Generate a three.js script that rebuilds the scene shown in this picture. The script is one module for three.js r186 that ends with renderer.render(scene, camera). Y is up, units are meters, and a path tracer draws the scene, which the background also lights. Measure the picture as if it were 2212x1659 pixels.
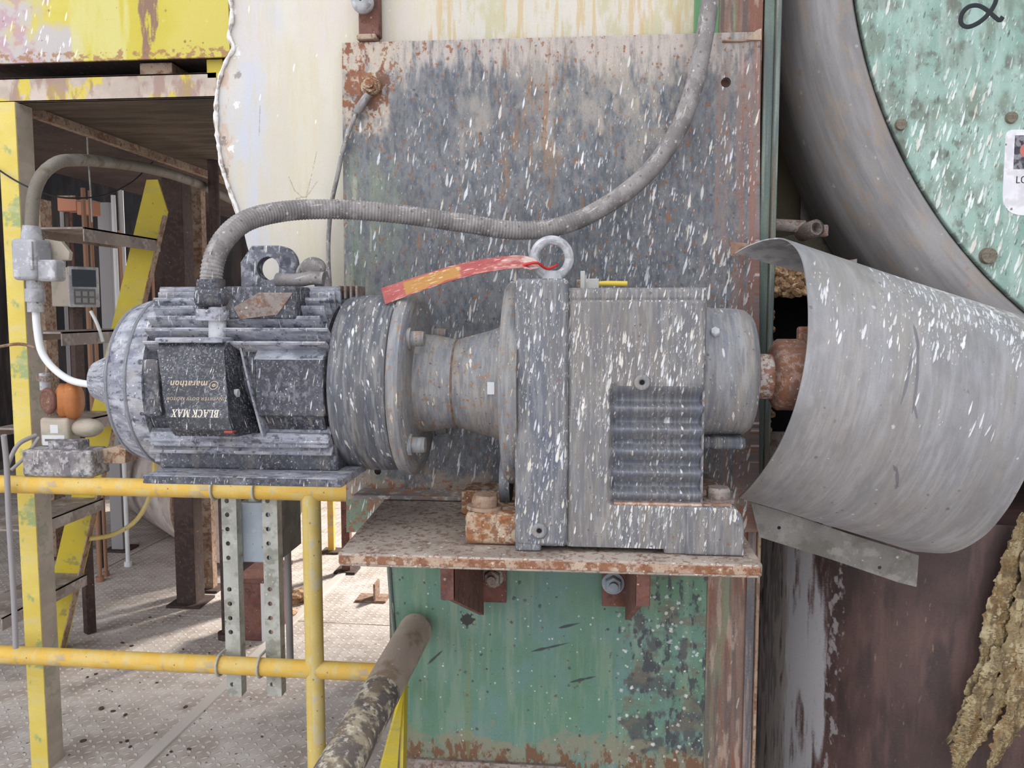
import * as THREE from 'three';
import { RoundedBoxGeometry } from 'three/addons/geometries/RoundedBoxGeometry.js';
import { TextGeometry } from 'three/addons/geometries/TextGeometry.js';
import { FontLoader } from 'three/addons/loaders/FontLoader.js';
import { mergeGeometries, mergeVertices, toCreasedNormals } from 'three/addons/utils/BufferGeometryUtils.js';

// ---------------------------------------------------------------- camera, sky, light, exposure
const W = 2212, H = 1659, FOCAL = 1800;
const scene = new THREE.Scene();
const camera = new THREE.PerspectiveCamera(THREE.MathUtils.radToDeg(2 * Math.atan(H / 2 / FOCAL)), W / H, 0.05, 200);
camera.position.set(0, 1.59, 1.95);
camera.rotation.order = 'YXZ';
camera.rotation.set(THREE.MathUtils.degToRad(-5.0), THREE.MathUtils.degToRad(5.4), 0);
camera.updateMatrixWorld();
const renderer = new THREE.WebGLRenderer({ antialias: true });
renderer.toneMapping = THREE.LinearToneMapping;
renderer.toneMappingExposure = 1.55;
renderer.shadowMap.enabled = true;
// an overcast sky, the same all round
scene.background = new THREE.Color().setRGB(1.0, 1.03, 1.08);
scene.backgroundIntensity = 1.25;
// low hazy daylight that comes in from beyond the far side of the plant
const sun = new THREE.DirectionalLight(0xfff6ea, 5);
sun.position.set(1.5, 3.6, -6.0);
sun.target.position.set(-1.2, 0, -2.2);
sun.castShadow = true; sun.shadow.radius = 14; sun.shadow.mapSize.set(2048, 2048);
sun.shadow.camera.left = -8; sun.shadow.camera.right = 8; sun.shadow.camera.top = 8; sun.shadow.camera.bottom = -8; sun.shadow.camera.far = 30;
scene.add(sun, sun.target);

// ---------------------------------------------------------------- measuring: a photo pixel and a depth give a point of the place
const V = (x, y, z) => new THREE.Vector3(x, y, z);
const R = THREE.MathUtils.degToRad;
function ray(px, py) { return V((px - W / 2) / FOCAL, -(py - H / 2) / FOCAL, -1).applyQuaternion(camera.quaternion); }
function at(px, py, z) { const d = ray(px, py), t = (z - camera.position.z) / d.z; return d.multiplyScalar(t).add(camera.position); }
function onFloor(px, py, y = 0) { const d = ray(px, py), t = (y - camera.position.y) / d.y; return d.multiplyScalar(t).add(camera.position); }

// ---------------------------------------------------------------- seeded randomness and noise
function rng(seed) { let a = seed >>> 0; return () => { a = (a + 0x6D2B79F5) | 0; let t = Math.imul(a ^ (a >>> 15), 1 | a); t = (t + Math.imul(t ^ (t >>> 7), 61 | t)) ^ t; return ((t ^ (t >>> 14)) >>> 0) / 4294967296; }; }
const TABLE = new Float64Array(65536); { const r = rng(9157); for (let k = 0; k < 65536; k++) TABLE[k] = r(); }
function hash(i, j, s) { let h = Math.imul(i, 374761393) + Math.imul(j, 668265263) + Math.imul(s | 0, 1442695041) | 0; h ^= h >>> 15; return TABLE[(h ^ (h >>> 7)) & 65535]; }
function noise(x, y, s = 1, px = 0, py = 0) {
  let i = Math.floor(x), j = Math.floor(y); const fx = x - i, fy = y - j, u = fx * fx * (3 - 2 * fx), v = fy * fy * (3 - 2 * fy);
  let i1 = i + 1, j1 = j + 1;
  if (px) { if (i < 0 || i >= px) i = ((i % px) + px) % px; i1 = i + 1 === px ? 0 : i + 1; } if (py) { if (j < 0 || j >= py) j = ((j % py) + py) % py; j1 = j + 1 === py ? 0 : j + 1; }
  const a = hash(i, j, s), b = hash(i1, j, s), c = hash(i, j1, s), d = hash(i1, j1, s);
  return a + (b - a) * u + (c - a) * v + (a - b - c + d) * u * v;
}
function fbm(x, y, s = 1, o = 4, px = 0, py = 0) { let t = 0, a = 0.5, n = 0; for (let k = 0; k < o; k++) { t += a * noise(x, y, s + k * 17, px, py); n += a; x *= 2; y *= 2; px *= 2; py *= 2; a *= 0.62; } return t / n; }
const sm = (a, b, x) => { x = (x - a) / (b - a); x = x < 0 ? 0 : x > 1 ? 1 : x; return x * x * (3 - 2 * x); };
const mixc = (a, b, t) => [a[0] + (b[0] - a[0]) * t, a[1] + (b[1] - a[1]) * t, a[2] + (b[2] - a[2]) * t];

// ---------------------------------------------------------------- a surface painter: colours in sRGB 0..255, relief 0..1, sizes in metres
class Paint {
  constructor(w, h, mw, mh, tile = true) { Object.assign(this, { w, h, mw, mh, tile }); this.c = new Float32Array(w * h * 3); this.b = new Float32Array(w * h).fill(0.3); }
  each(fn) { const { w, h, mw, mh } = this; for (let j = 0; j < h; j++) for (let i = 0; i < w; i++) { const r = fn((i + 0.5) / w * mw, (j + 0.5) / h * mh); if (r) this.put(j * w + i, r[0], r[1], r[2]); } return this; }
  put(k, col, a = 1, relief) { const c = this.c, q = k * 3; c[q] += (col[0] - c[q]) * a; c[q + 1] += (col[1] - c[q + 1]) * a; c[q + 2] += (col[2] - c[q + 2]) * a; if (relief !== undefined) this.b[k] += (relief - this.b[k]) * a; }
  n(x, y, sx, sy, s, o = 4) { if (!this.tile) return fbm(x / sx, y / sy, s, o); const a = Math.max(1, Math.round(this.mw / sx)), b = Math.max(1, Math.round(this.mh / sy)); return fbm(x / this.mw * a, y / this.mh * b, s, o, a, b); }
  fill(a, b, sx, sy, s, lo = 0.3, hi = 0.7) { for (let q = 0; q < this.w * this.h; q++) { this.c[q * 3] = a[0]; this.c[q * 3 + 1] = a[1]; this.c[q * 3 + 2] = a[2]; } return this.patch(b, sx, sy, s, (lo + hi) / 2, (hi - lo) / 3); }
  // patches: colour where noise passes a threshold, optionally weighted by place
  patch(col, sx, sy, s, t, soft = 0.04, alpha = 1, where, relief, o = 4) {
    const { w, h, mw, mh, tile } = this; soft *= 1.5; o = Math.max(1, Math.min(o, 1 + Math.floor(Math.log2(Math.min(sx * w / mw, sy * h / mh)))));
    const na = tile ? Math.max(1, Math.round(mw / sx)) : 0, nb = tile ? Math.max(1, Math.round(mh / sy)) : 0, kx = (tile ? na : mw / sx) / w, ky = (tile ? nb : mh / sy) / h;
    for (let j = 0; j < h; j++) for (let i = 0; i < w; i++) {
      const wgt = where ? where((i + 0.5) / w * mw, (j + 0.5) / h * mh) : 1; if (wgt <= 0.001) continue;
      const v = fbm((i + 0.5) * kx, (j + 0.5) * ky, s, o, na, nb) + (hash(i, j, s) + hash(i >> 1, j >> 1, s) - 1) * 0.05 - (1 - wgt) * 0.45, a = sm(t - soft, t + soft, v) * alpha; if (a > 0) this.put(j * w + i, col, a, relief);
    }
    return this;
  }
  // one drip or splash: a short tapered stroke, thick at its lower end
  drip(x, y, len, wid, ang, col, alpha = 1, relief, seed = 1) {
    const { w, h, mw, mh } = this, kx = w / mw, ky = h / mh, ca = Math.cos(ang), sa = Math.sin(ang), R0 = len / 2 + wid;
    const i0 = Math.floor((x - R0) * kx), i1 = Math.ceil((x + R0) * kx), j0 = Math.floor((y - R0) * ky), j1 = Math.ceil((y + R0) * ky), e = 0.7 / kx;
    for (let j = j0; j <= j1; j++) for (let i = i0; i <= i1; i++) {
      let ii = i, jj = j; if (this.tile) { ii = ((i % w) + w) % w; jj = ((j % h) + h) % h; } else if (i < 0 || j < 0 || i >= w || j >= h) continue;
      const dx = (i + 0.5) / kx - x, dy = (j + 0.5) / ky - y, t = dx * sa + dy * ca, q = dx * ca - dy * sa, f = t / len + 0.5;
      if (f < -0.05 || f > 1.05) continue;
      const half = wid / 2 * Math.pow(Math.max(0, Math.sin(Math.PI * Math.min(1, Math.max(0, 0.06 + 0.9 * Math.pow(Math.max(0, f), 0.75))))), 0.8) * (0.65 + 0.7 * noise(f * 5 + seed, seed * 3.7, 5));
      const a = sm(half + e, half - e, Math.abs(q)) * alpha; if (a > 0.01) this.put(jj * w + ii, col, a, relief);
    }
  }
  drips(n, rnd, o) {
    const { mw, mh } = this, [x0, y0, x1, y1] = o.area || [0, 0, mw, mh];
    for (let k = 0; k < n; k++) {
      const x = x0 + rnd() * (x1 - x0), y = y0 + rnd() * (y1 - y0), keep = o.where ? o.where(x, y) : 1; if (rnd() > keep) continue;
      const f = Math.pow(rnd(), o.bias || 2.2), len = o.len[0] + f * (o.len[1] - o.len[0]), wid = o.wid[0] + f * (0.4 + 0.6 * rnd()) * (o.wid[1] - o.wid[0]);
      this.drip(x, y, len, wid, (o.ang || 0) + (rnd() - 0.5) * (o.spread ?? 0.25), o.cols[Math.floor(rnd() * o.cols.length)], (o.alpha || 0.9) * (0.65 + 0.35 * rnd()), o.relief, 1 + rnd() * 50);
    }
    return this;
  }
  blob(x, y, r, col, alpha = 1, rough = 0.5, seed = 1, relief) {
    const { w, h, mw, mh } = this, kx = w / mw, ky = h / mh;
    for (let j = Math.floor((y - 1.6 * r) * ky); j <= (y + 1.6 * r) * ky; j++) for (let i = Math.floor((x - 1.6 * r) * kx); i <= (x + 1.6 * r) * kx; i++) {
      let ii = i, jj = j; if (this.tile) { ii = ((i % w) + w) % w; jj = ((j % h) + h) % h; } else if (i < 0 || j < 0 || i >= w || j >= h) continue;
      const dx = (i + 0.5) / kx - x, dy = (j + 0.5) / ky - y, d = Math.hypot(dx, dy) / r + (fbm(dx / r * 2.5 + seed * 7.1, dy / r * 2.5, 9, 3) - 0.5) * rough * 2;
      const a = sm(1.0, 0.82, d) * alpha; if (a > 0.01) this.put(jj * w + ii, col, a, relief);
    }
  }
  blobs(n, rnd, o) { const { mw, mh } = this, [x0, y0, x1, y1] = o.area || [0, 0, mw, mh]; for (let k = 0; k < n; k++) { const x = x0 + rnd() * (x1 - x0), y = y0 + rnd() * (y1 - y0); if (o.where && rnd() > o.where(x, y)) continue; this.blob(x, y, o.r[0] + Math.pow(rnd(), 2.5) * (o.r[1] - o.r[0]), o.cols[Math.floor(rnd() * o.cols.length)], (o.alpha || 0.9) * (0.6 + 0.4 * rnd()), o.rough ?? 0.6, rnd() * 99, o.relief); } return this; }
  grain(amp, seed) { const { w, h, c } = this; for (let k = 0; k < w * h; k++) { const g = (hash(k % w, (k / w) | 0, seed) + hash((k % w) >> 1, ((k / w) | 0) >> 1, seed + 5) - 1) * amp; c[k * 3] += g; c[k * 3 + 1] += g; c[k * 3 + 2] += g; } return this; }
  material(o = {}) {
    const { w, h, mw, mh, c, b } = this, d = new Uint8Array(w * h * 4), e = new Uint8Array(w * h * 4);
    for (let k = 0; k < w * h; k++) { for (let q = 0; q < 3; q++) { d[k * 4 + q] = Math.max(0, Math.min(255, c[k * 3 + q])); e[k * 4 + q] = Math.max(0, Math.min(255, b[k] * 255)); } d[k * 4 + 3] = e[k * 4 + 3] = 255; }
    const mk = (data, srgb) => { const t = new THREE.DataTexture(data, w, h); t.magFilter = t.minFilter = THREE.LinearFilter; t.wrapS = t.wrapT = this.tile ? THREE.RepeatWrapping : THREE.ClampToEdgeWrapping; if (srgb) t.colorSpace = THREE.SRGBColorSpace; t.repeat.set(1 / mw, 1 / mh); t.needsUpdate = true; return t; };
    const m = new THREE.MeshStandardMaterial({ map: mk(d, true), roughness: o.rough ?? 0.75, metalness: o.metal ?? 0 });
    if (o.bump) { m.bumpMap = mk(e, false); m.bumpScale = o.bump; }
    return m;
  }
}
const flat = (r, g, b, rough = 0.7, metal = 0) => { const m = new THREE.MeshStandardMaterial({ roughness: rough, metalness: metal }); m.color.setRGB(r / 255, g / 255, b / 255, THREE.SRGBColorSpace); return m; };

// ---------------------------------------------------------------- geometry helpers (all in world metres)
function uvBox(g) {                                  // uv in metres, by the way each face points
  g = g.index ? g.toNonIndexed() : g; const p = g.attributes.position, uv = new Float32Array(p.count * 2), a = V(), b = V(), c = V();
  for (let k = 0; k < p.count; k += 3) {
    a.fromBufferAttribute(p, k); b.fromBufferAttribute(p, k + 1); c.fromBufferAttribute(p, k + 2);
    const n = b.clone().sub(a).cross(c.clone().sub(a)), ax = Math.abs(n.x), ay = Math.abs(n.y), az = Math.abs(n.z);
    [a, b, c].forEach((q, i) => { const [u, v] = az >= ax && az >= ay ? [q.x, q.y] : ax >= ay ? [q.z, q.y] : [q.x, q.z]; uv[(k + i) * 2] = u; uv[(k + i) * 2 + 1] = v; });
  }
  g.setAttribute('uv', new THREE.BufferAttribute(uv, 2)); return g;
}
function uvShift(g, x, y) { const u = g.attributes.uv; for (let k = 0; k < u.count; k++) u.setXY(k, u.getX(k) - x, u.getY(k) - y); return g; }
function bx(x0, x1, y0, y1, z0, z1, r = 0.002) { const w = Math.abs(x1 - x0), h = Math.abs(y1 - y0), d = Math.abs(z1 - z0); r = Math.min(r, w / 2.01, h / 2.01, d / 2.01); const g = new RoundedBoxGeometry(w, h, d, r > 0.004 ? 3 : 1, r); g.translate((x0 + x1) / 2, (y0 + y1) / 2, (z0 + z1) / 2); return uvBox(g); }
function latheX(pts, cy, cz, seg = 64, start = Math.PI, len = Math.PI * 2) {      // a profile [[x, r], ...] turned about a line along x
  const sharp = []; pts.forEach((p) => sharp.push(new THREE.Vector2(Math.max(p[1], 0.0001), p[0])));
  let g = new THREE.LatheGeometry(sharp, seg, start, len); const n = pts.length, uv = g.attributes.uv, p = g.attributes.position, ks = []; let acc = 0;
  const rm = Math.max(...pts.map((q) => q[1])); pts.forEach((q, i) => { if (i) acc += Math.hypot(q[0] - pts[i - 1][0], q[1] - pts[i - 1][1]); ks.push(acc); });
  for (let k = 0; k < uv.count; k++) uv.setXY(k, ks[k % n], Math.floor(k / n) / seg * len * rm);
  g = toCreasedNormals(g, 0.6); g.rotateZ(-Math.PI / 2); g.translate(0, cy, cz); return g;
}
function cyl(a, b, r, seg = 20, r2 = r) {             // a straight rod from a to b
  const d = b.clone().sub(a), g = new THREE.CylinderGeometry(r2, r, d.length(), seg, 1); const uv = g.attributes.uv; for (let k = 0; k < uv.count; k++) uv.setXY(k, uv.getX(k) * 2 * Math.PI * r, uv.getY(k) * d.length());
  g.applyQuaternion(new THREE.Quaternion().setFromUnitVectors(V(0, 1, 0), d.clone().normalize())); g.translate((a.x + b.x) / 2, (a.y + b.y) / 2, (a.z + b.z) / 2); return g.toNonIndexed();
}
function tube(pts, r, seg = 12, n = 0, closed = false, rad) {               // a bent pipe; rad(t, s) may vary the radius
  const c = pts instanceof THREE.Curve ? pts : new THREE.CatmullRomCurve3(pts, closed, 'centripetal'); const L = c.getLength(); n = n || Math.max(12, Math.round(L / r / 1.2)); const g = new THREE.TubeGeometry(c, n, r, seg, closed), p = g.attributes.position, nn = g.attributes.normal, uv = g.attributes.uv;
  if (rad) for (let k = 0; k < p.count; k++) { const i = Math.floor(k / (seg + 1)), e = rad(i / n, i / n * L) - r; p.setXYZ(k, p.getX(k) + nn.getX(k) * e, p.getY(k) + nn.getY(k) * e, p.getZ(k) + nn.getZ(k) * e); }
  for (let k = 0; k < uv.count; k++) uv.setXY(k, uv.getY(k) * 2 * Math.PI * r, uv.getX(k) * L);
  if (rad) g.computeVertexNormals();
  if (closed) return g.toNonIndexed();
  const caps = [0, 1].map((e) => { const q = c.getPoint(e), t = c.getTangent(e), k = new THREE.CircleGeometry(rad ? rad(e, e * L) : r, seg); if (!e) t.negate(); k.applyQuaternion(new THREE.Quaternion().setFromUnitVectors(V(0, 0, 1), t)); k.translate(q.x, q.y, q.z); return k.toNonIndexed(); });
  return mergeGeometries([g.toNonIndexed(), ...caps]);
}
function extr(pts, z0, z1, holes = [], bevel = 0) {   // an outline in x, y given depth from z0 back to z1 (z0 > z1)
  const s = new THREE.Shape(pts.map((p) => new THREE.Vector2(p.x, p.y))); holes.forEach((h) => s.holes.push(h instanceof THREE.Path ? h : new THREE.Path(h.map((p) => new THREE.Vector2(p.x, p.y)))));
  const d = z0 - z1, g = new THREE.ExtrudeGeometry(s, { depth: d - 2 * bevel, bevelEnabled: bevel > 0, bevelSize: bevel, bevelOffset: -bevel, bevelThickness: bevel, bevelSegments: 2, curveSegments: 20 }); g.translate(0, 0, z1 + bevel); return uvBox(g);
}
function hole(x, y, r) { const p = new THREE.Path(); p.absarc(x, y, r, 0, Math.PI * 2, true); return p; }
function hexBolt(c, r, h, dir = V(0, 0, 1), washer = true) {                // hexagon head with washer and a chamfer
  const gs = [], hd = new THREE.CylinderGeometry(r * 0.9, r, h * 0.25, 6), hb = new THREE.CylinderGeometry(r, r, h * 0.75, 6); hb.translate(0, h * 0.375, 0); hd.translate(0, h * 0.875, 0); gs.push(hb, hd);
  if (washer) { const w = new THREE.CylinderGeometry(r * 1.25, r * 1.3, h * 0.25, 24); w.translate(0, h * 0.06, 0); gs.push(w); }
  const g = mergeGeometries(gs.map((q) => q.toNonIndexed())); g.applyQuaternion(new THREE.Quaternion().setFromUnitVectors(V(0, 1, 0), dir.clone().normalize())); g.translate(c.x, c.y, c.z); return uvBox(g);
}
function slabFromGrid(f, nu, nv, thick) {            // a bent sheet: points f(u, v), given thickness along its normals
  const P = [], N = [], e = 1e-3; for (let j = 0; j <= nv; j++) for (let i = 0; i <= nu; i++) { const u = i / nu, v = j / nv, p = f(u, v), du = f(Math.min(1, u + e), v).sub(f(Math.max(0, u - e), v)), dv = f(u, Math.min(1, v + e)).sub(f(u, Math.max(0, v - e))); P.push(p); N.push(du.cross(dv).normalize()); }
  const pos = [], uv = [], idx = [], M = (nu + 1) * (nv + 1), cu = [0]; let acc = 0; for (let i = 1; i <= nu; i++) { acc += P[i].distanceTo(P[i - 1]); cu.push(acc); } const cv = [0]; acc = 0; for (let j = 1; j <= nv; j++) { acc += P[j * (nu + 1)].distanceTo(P[(j - 1) * (nu + 1)]); cv.push(acc); }
  for (const s of [0.5, -0.5]) P.forEach((p, k) => { const n = N[k]; pos.push(p.x + n.x * thick * s, p.y + n.y * thick * s, p.z + n.z * thick * s); uv.push(cu[k % (nu + 1)], cv[Math.floor(k / (nu + 1))]); });
  for (let j = 0; j < nv; j++) for (let i = 0; i < nu; i++) { const a = j * (nu + 1) + i, b = a + 1, c = a + nu + 1, d = c + 1; idx.push(a, b, d, a, d, c, M + a, M + d, M + b, M + a, M + c, M + d); }
  const rim = (a, b) => idx.push(a, M + a, b, b, M + a, M + b);
  for (let i = 0; i < nu; i++) { rim(i, i + 1); rim(nv * (nu + 1) + i + 1, nv * (nu + 1) + i); } for (let j = 0; j < nv; j++) { rim((j + 1) * (nu + 1), j * (nu + 1)); rim(j * (nu + 1) + nu, (j + 1) * (nu + 1) + nu); }
  const g = new THREE.BufferGeometry(); g.setAttribute('position', new THREE.Float32BufferAttribute(pos, 3)); g.setAttribute('uv', new THREE.Float32BufferAttribute(uv, 2)); g.setIndex(idx); g.computeVertexNormals(); return toCreasedNormals(g, 0.7);
}
const merged = (...g) => mergeGeometries(g.map((q) => { q = q.index ? q.toNonIndexed() : q; for (const k of Object.keys(q.attributes)) if (!['position', 'normal', 'uv'].includes(k)) q.deleteAttribute(k); return q; }));

// ---------------------------------------------------------------- naming
const used = {};
function numbered(name) { const k = used[name] = (used[name] ?? -1) + 1; return k ? name + '_' + String(k).padStart(3, '0') : name; }
function mesh(name, g, m) { const o = new THREE.Mesh(g, m); o.name = name; o.castShadow = o.receiveShadow = true; return o; }
function tag(o, label, category, group, kind) { o.userData.label = label; if (category) o.userData.category = category; if (group) o.userData.group = group; if (kind) o.userData.kind = kind; return o; }
function thing(name, label, category, origin, group) { const o = new THREE.Group(); o.name = numbered(name); o.position.copy(origin); scene.add(o); return tag(o, label, category, group); }
function originOf(o) { const p = V(0, 0, 0); for (let q = o; q && q !== scene; q = q.parent) p.add(q.position); return p; }
function part(parent, name, g, m, label) { const p = originOf(parent); g.translate(-p.x, -p.y, -p.z); const o = mesh(numbered(name), g, m); if (label) o.userData.label = label; parent.add(o); return o; }
function solo(name, g, m, label, category, group) { g.computeBoundingBox(); const b = g.boundingBox, p = V((b.min.x + b.max.x) / 2, b.min.y, (b.min.z + b.max.z) / 2); g.translate(-p.x, -p.y, -p.z); const o = mesh(numbered(name), g, m); o.position.copy(p); scene.add(o); return tag(o, label, category, group); }
function struct(name, g, m, label) { const o = mesh(numbered(name), g, m); scene.add(o); o.userData.kind = 'structure'; if (label) o.userData.label = label; return o; }

// ================================================================ SURFACES
const memo = (f) => { const m = new Map(); return (k) => { let v = m.get(k); if (v === undefined) m.set(k, v = f(k)); return v; }; };
const rnd = rng(20240611);
const WHITES = [[226, 226, 232], [216, 217, 223], [230, 229, 228], [206, 203, 198], [216, 208, 194]];
const CREAMS = [[222, 208, 180], [232, 224, 204], [205, 188, 160]];
const RUST = [[116, 70, 44], [134, 84, 52], [104, 68, 52]], DUST = [196, 182, 170];
// --- the big mounting plate: its own picture of wear, laid out in photo pixels converted to metres on the plate
const PL0 = at(738, 1150, 0), PL1 = at(1645, 75, 0);
const PLW = PL1.x - PL0.x, PLH = 2.215 - PL0.y, pl = (px, py) => { const q = at(px, py, 0); return [q.x - PL0.x, q.y - PL0.y]; };
const plPx = (x, y) => [738 + x / PLW * 905, 1150 - y / PLH * 1075];          // metres on the plate back to the notes' pixels
const M = {};
{
  const P = new Paint(960, 1140, PLW, PLH, false);
  P.fill([82, 86, 94], [106, 107, 112], 0.09, 0.12, 3, 0.3, 0.72);
  P.patch([130, 134, 140], 0.010, 0.022, 31, 0.54, 0.12, 0.5); P.patch([64, 68, 78], 0.008, 0.018, 32, 0.56, 0.1, 0.55); P.patch([134, 128, 120], 0.005, 0.014, 33, 0.56, 0.12, 0.4); P.patch([118, 118, 120], 0.004, 0.06, 36, 0.56, 0.12, 0.3);
  P.patch([126, 138, 116], 0.05, 0.25, 5, 0.42, 0.12, 0.6, (x, y) => { const [a, b] = plPx(x, y); return sm(960, 760, a) * sm(180, 420, b); });
  P.patch([172, 168, 150], 0.012, 0.12, 6, 0.5, 0.1, 0.65, (x, y) => { const [a, b] = plPx(x, y); return sm(900, 745, a) * sm(260, 420, b); });
  P.patch([160, 150, 140], 0.05, 0.09, 7, 0.46, 0.1, 0.7, (x, y) => { const [a, b] = plPx(x, y); return sm(520, 160, b) * sm(950, 1060, a); });
  P.patch([170, 158, 142], 0.02, 0.05, 37, 0.5, 0.1, 0.65, (x, y) => { const [a, b] = plPx(x, y); return sm(420, 160, b) * sm(1150, 1300, a) * sm(1560, 1440, a); });
  P.patch([128, 108, 102], 0.015, 0.2, 8, 0.42, 0.12, 0.8, (x, y) => { const [a, b] = plPx(x, y); return sm(1470, 1610, a) * sm(90, 150, b); });
  P.patch([134, 92, 80], 0.006, 0.16, 9, 0.52, 0.07, 0.75, (x, y) => { const [a] = plPx(x, y); return sm(1570, 1625, a); });
  P.patch([180, 168, 160], 0.010, 0.045, 10, 0.36, 0.17, 0.92, (x, y) => { const [a, b] = plPx(x, y); return sm(200, 100, b) * (a > 1500 ? sm(1760, 1500, a) : 1); }, 0.4);
  P.patch([186, 172, 156], 0.025, 0.04, 11, 0.4, 0.14, 0.85, (x, y) => { const [a, b] = plPx(x, y); return sm(320, 200, b) * sm(940, 830, a); }, 0.4);
  P.patch([122, 70, 42], 0.018, 0.024, 12, 0.54, 0.04, 0.9, (x, y) => { const [a, b] = plPx(x, y); return Math.max(sm(320, 220, b) * sm(960, 780, a), 0.72 * sm(140, 95, b) * sm(1250, 1000, a)); }, 0.6);
  P.patch([130, 82, 58], 0.01, 0.018, 13, 0.56, 0.04, 0.85, (x, y) => { const [a] = plPx(x, y); return sm(775, 745, a); }, 0.6);
  P.patch([132, 88, 62], 0.008, 0.013, 14, 0.745, 0.025, 0.85, undefined, 0.5);
  P.patch([136, 104, 80], 0.01, 0.08, 15, 0.63, 0.05, 0.6, (x, y) => { const [a, b] = plPx(x, y); return sm(1050, 1110, a) * sm(1320, 1220, a) * sm(640, 300, b); });
  P.patch([112, 130, 110], 0.02, 0.04, 18, 0.36, 0.1, 0.9, (x, y) => { const [a, b] = plPx(x, y); return sm(1062, 1078, b) * sm(900, 850, a); }); P.patch([158, 140, 126], 0.05, 0.03, 16, 0.4, 0.08, 0.8, (x, y) => { const [, b] = plPx(x, y); return sm(980, 1050, b) * sm(1085, 1065, b); });
  P.patch([140, 88, 62], 0.014, 0.012, 17, 0.58, 0.04, 0.8, (x, y) => { const [, b] = plPx(x, y); return sm(980, 1050, b); });
  for (const [a, b, len] of [[1180, 210, 0.12], [1112, 300, 0.05], [1258, 450, 0.06], [1090, 130, 0.05], [1175, 280, 0.09], [905, 520, 0.04]]) { const [x, y] = pl(a, b); P.drip(x, y, len, 0.012, 0.02, [140, 100, 70], 0.5, 0.5, a); }
  for (let k = 0; k < 9; k++) { const [x, y] = pl(800 + (rnd() - 0.5) * 70, 185 + (rnd() - 0.3) * 60); P.blob(x, y, 0.012 + rnd() * 0.014, RUST[k % 3], 0.85, 1.2, k, 0.7); }
  const on = (x, y) => { const [a, b] = plPx(x, y); return (0.2 + 0.8 * sm(0.38, 0.6, fbm(x * 9, y * 9, 77, 3))) * sm(110, 330, b) * (a < 900 ? 0.5 : 1); };
  P.drips(2900, rnd, { len: [0.004, 0.036], wid: [0.0014, 0.0078], bias: 2.8, ang: 0.17, cols: WHITES, where: on, relief: 0.95, alpha: 0.95 });
  P.drips(6000, rnd, { len: [0.002, 0.012], wid: [0.001, 0.003], bias: 2, ang: 0.17, cols: [...WHITES, [190, 188, 186]], where: on, relief: 0.8, alpha: 0.8 });
  P.blobs(1100, rnd, { r: [0.0008, 0.0045], cols: [[126, 88, 66], [66, 66, 72], [150, 118, 92]], alpha: 0.8 });
  P.grain(9, 4); M.plate = P.material({ rough: 0.62, bump: 0.002 });
}
// --- grey splashed paint of the gear case (tiles every 0.5 m)
function splashed(seed, a, b, warm, o = {}) {
  const P = new Paint(o.px || 1024, o.px || 1024, 0.5, 0.5), r = rng(seed);
  P.fill(a, b, 0.07, 0.1667, seed, 0.3, 0.7); P.patch(warm, 0.025, 0.1667, seed + 1, 0.5, 0.14, o.warm ?? 0.55); P.patch(o.dark || [88, 90, 98], 0.008, 0.05, seed + 2, 0.58, 0.09, 0.4); P.patch([166, 162, 158], 0.004, 0.04, seed + 3, 0.56, 0.1, 0.4);
  if (o.rust) P.patch([140, 104, 76], 0.008, 0.012, seed + 4, o.rust, 0.04, 0.7, undefined, 0.5);
  const clump = (x, y) => 0.15 + 0.85 * sm(0.4, 0.6, P.n(x, y, 0.0833, 0.0833, seed + 6, 2));
  P.drips((o.n ?? 620) * 1.7, r, { len: [0.003, 0.026], wid: [0.0013, 0.0064], bias: 2.6, ang: o.ang ?? 0.14, cols: o.cols || WHITES, where: clump, relief: 0.95 });
  P.drips((o.n ?? 620) * 4, r, { len: [0.0014, 0.009], wid: [0.0008, 0.0028], ang: o.ang ?? 0.14, cols: o.cols || WHITES, where: clump, relief: 0.8, alpha: 0.7 });
  P.blobs(o.spots ?? 260, r, { r: [0.0007, 0.0028], cols: [[126, 84, 54], [74, 72, 76]], alpha: 0.8 });
  return P.grain(6, seed).material({ rough: o.rough ?? 0.6, bump: 0.0018, metal: o.metal ?? 0 });
}
M.gear = splashed(41, [96, 97, 104], [115, 114, 116], [126, 116, 107], { n: 1050, warm: 0.6 });
M.gearBlue = splashed(42, [86, 91, 104], [108, 110, 118], [116, 111, 107], { n: 800 });
M.bell = splashed(43, [58, 62, 72], [84, 87, 95], [104, 98, 92], { n: 330, px: 768, dark: [58, 60, 70] });
M.adapter = splashed(44, [124, 126, 132], [138, 134, 130], [142, 130, 118], { n: 110, rust: 0.68, spots: 380, px: 768, cols: CREAMS });
M.hub = splashed(45, [118, 120, 128], [134, 133, 136], [134, 124, 112], { n: 120, px: 512 });
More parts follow.
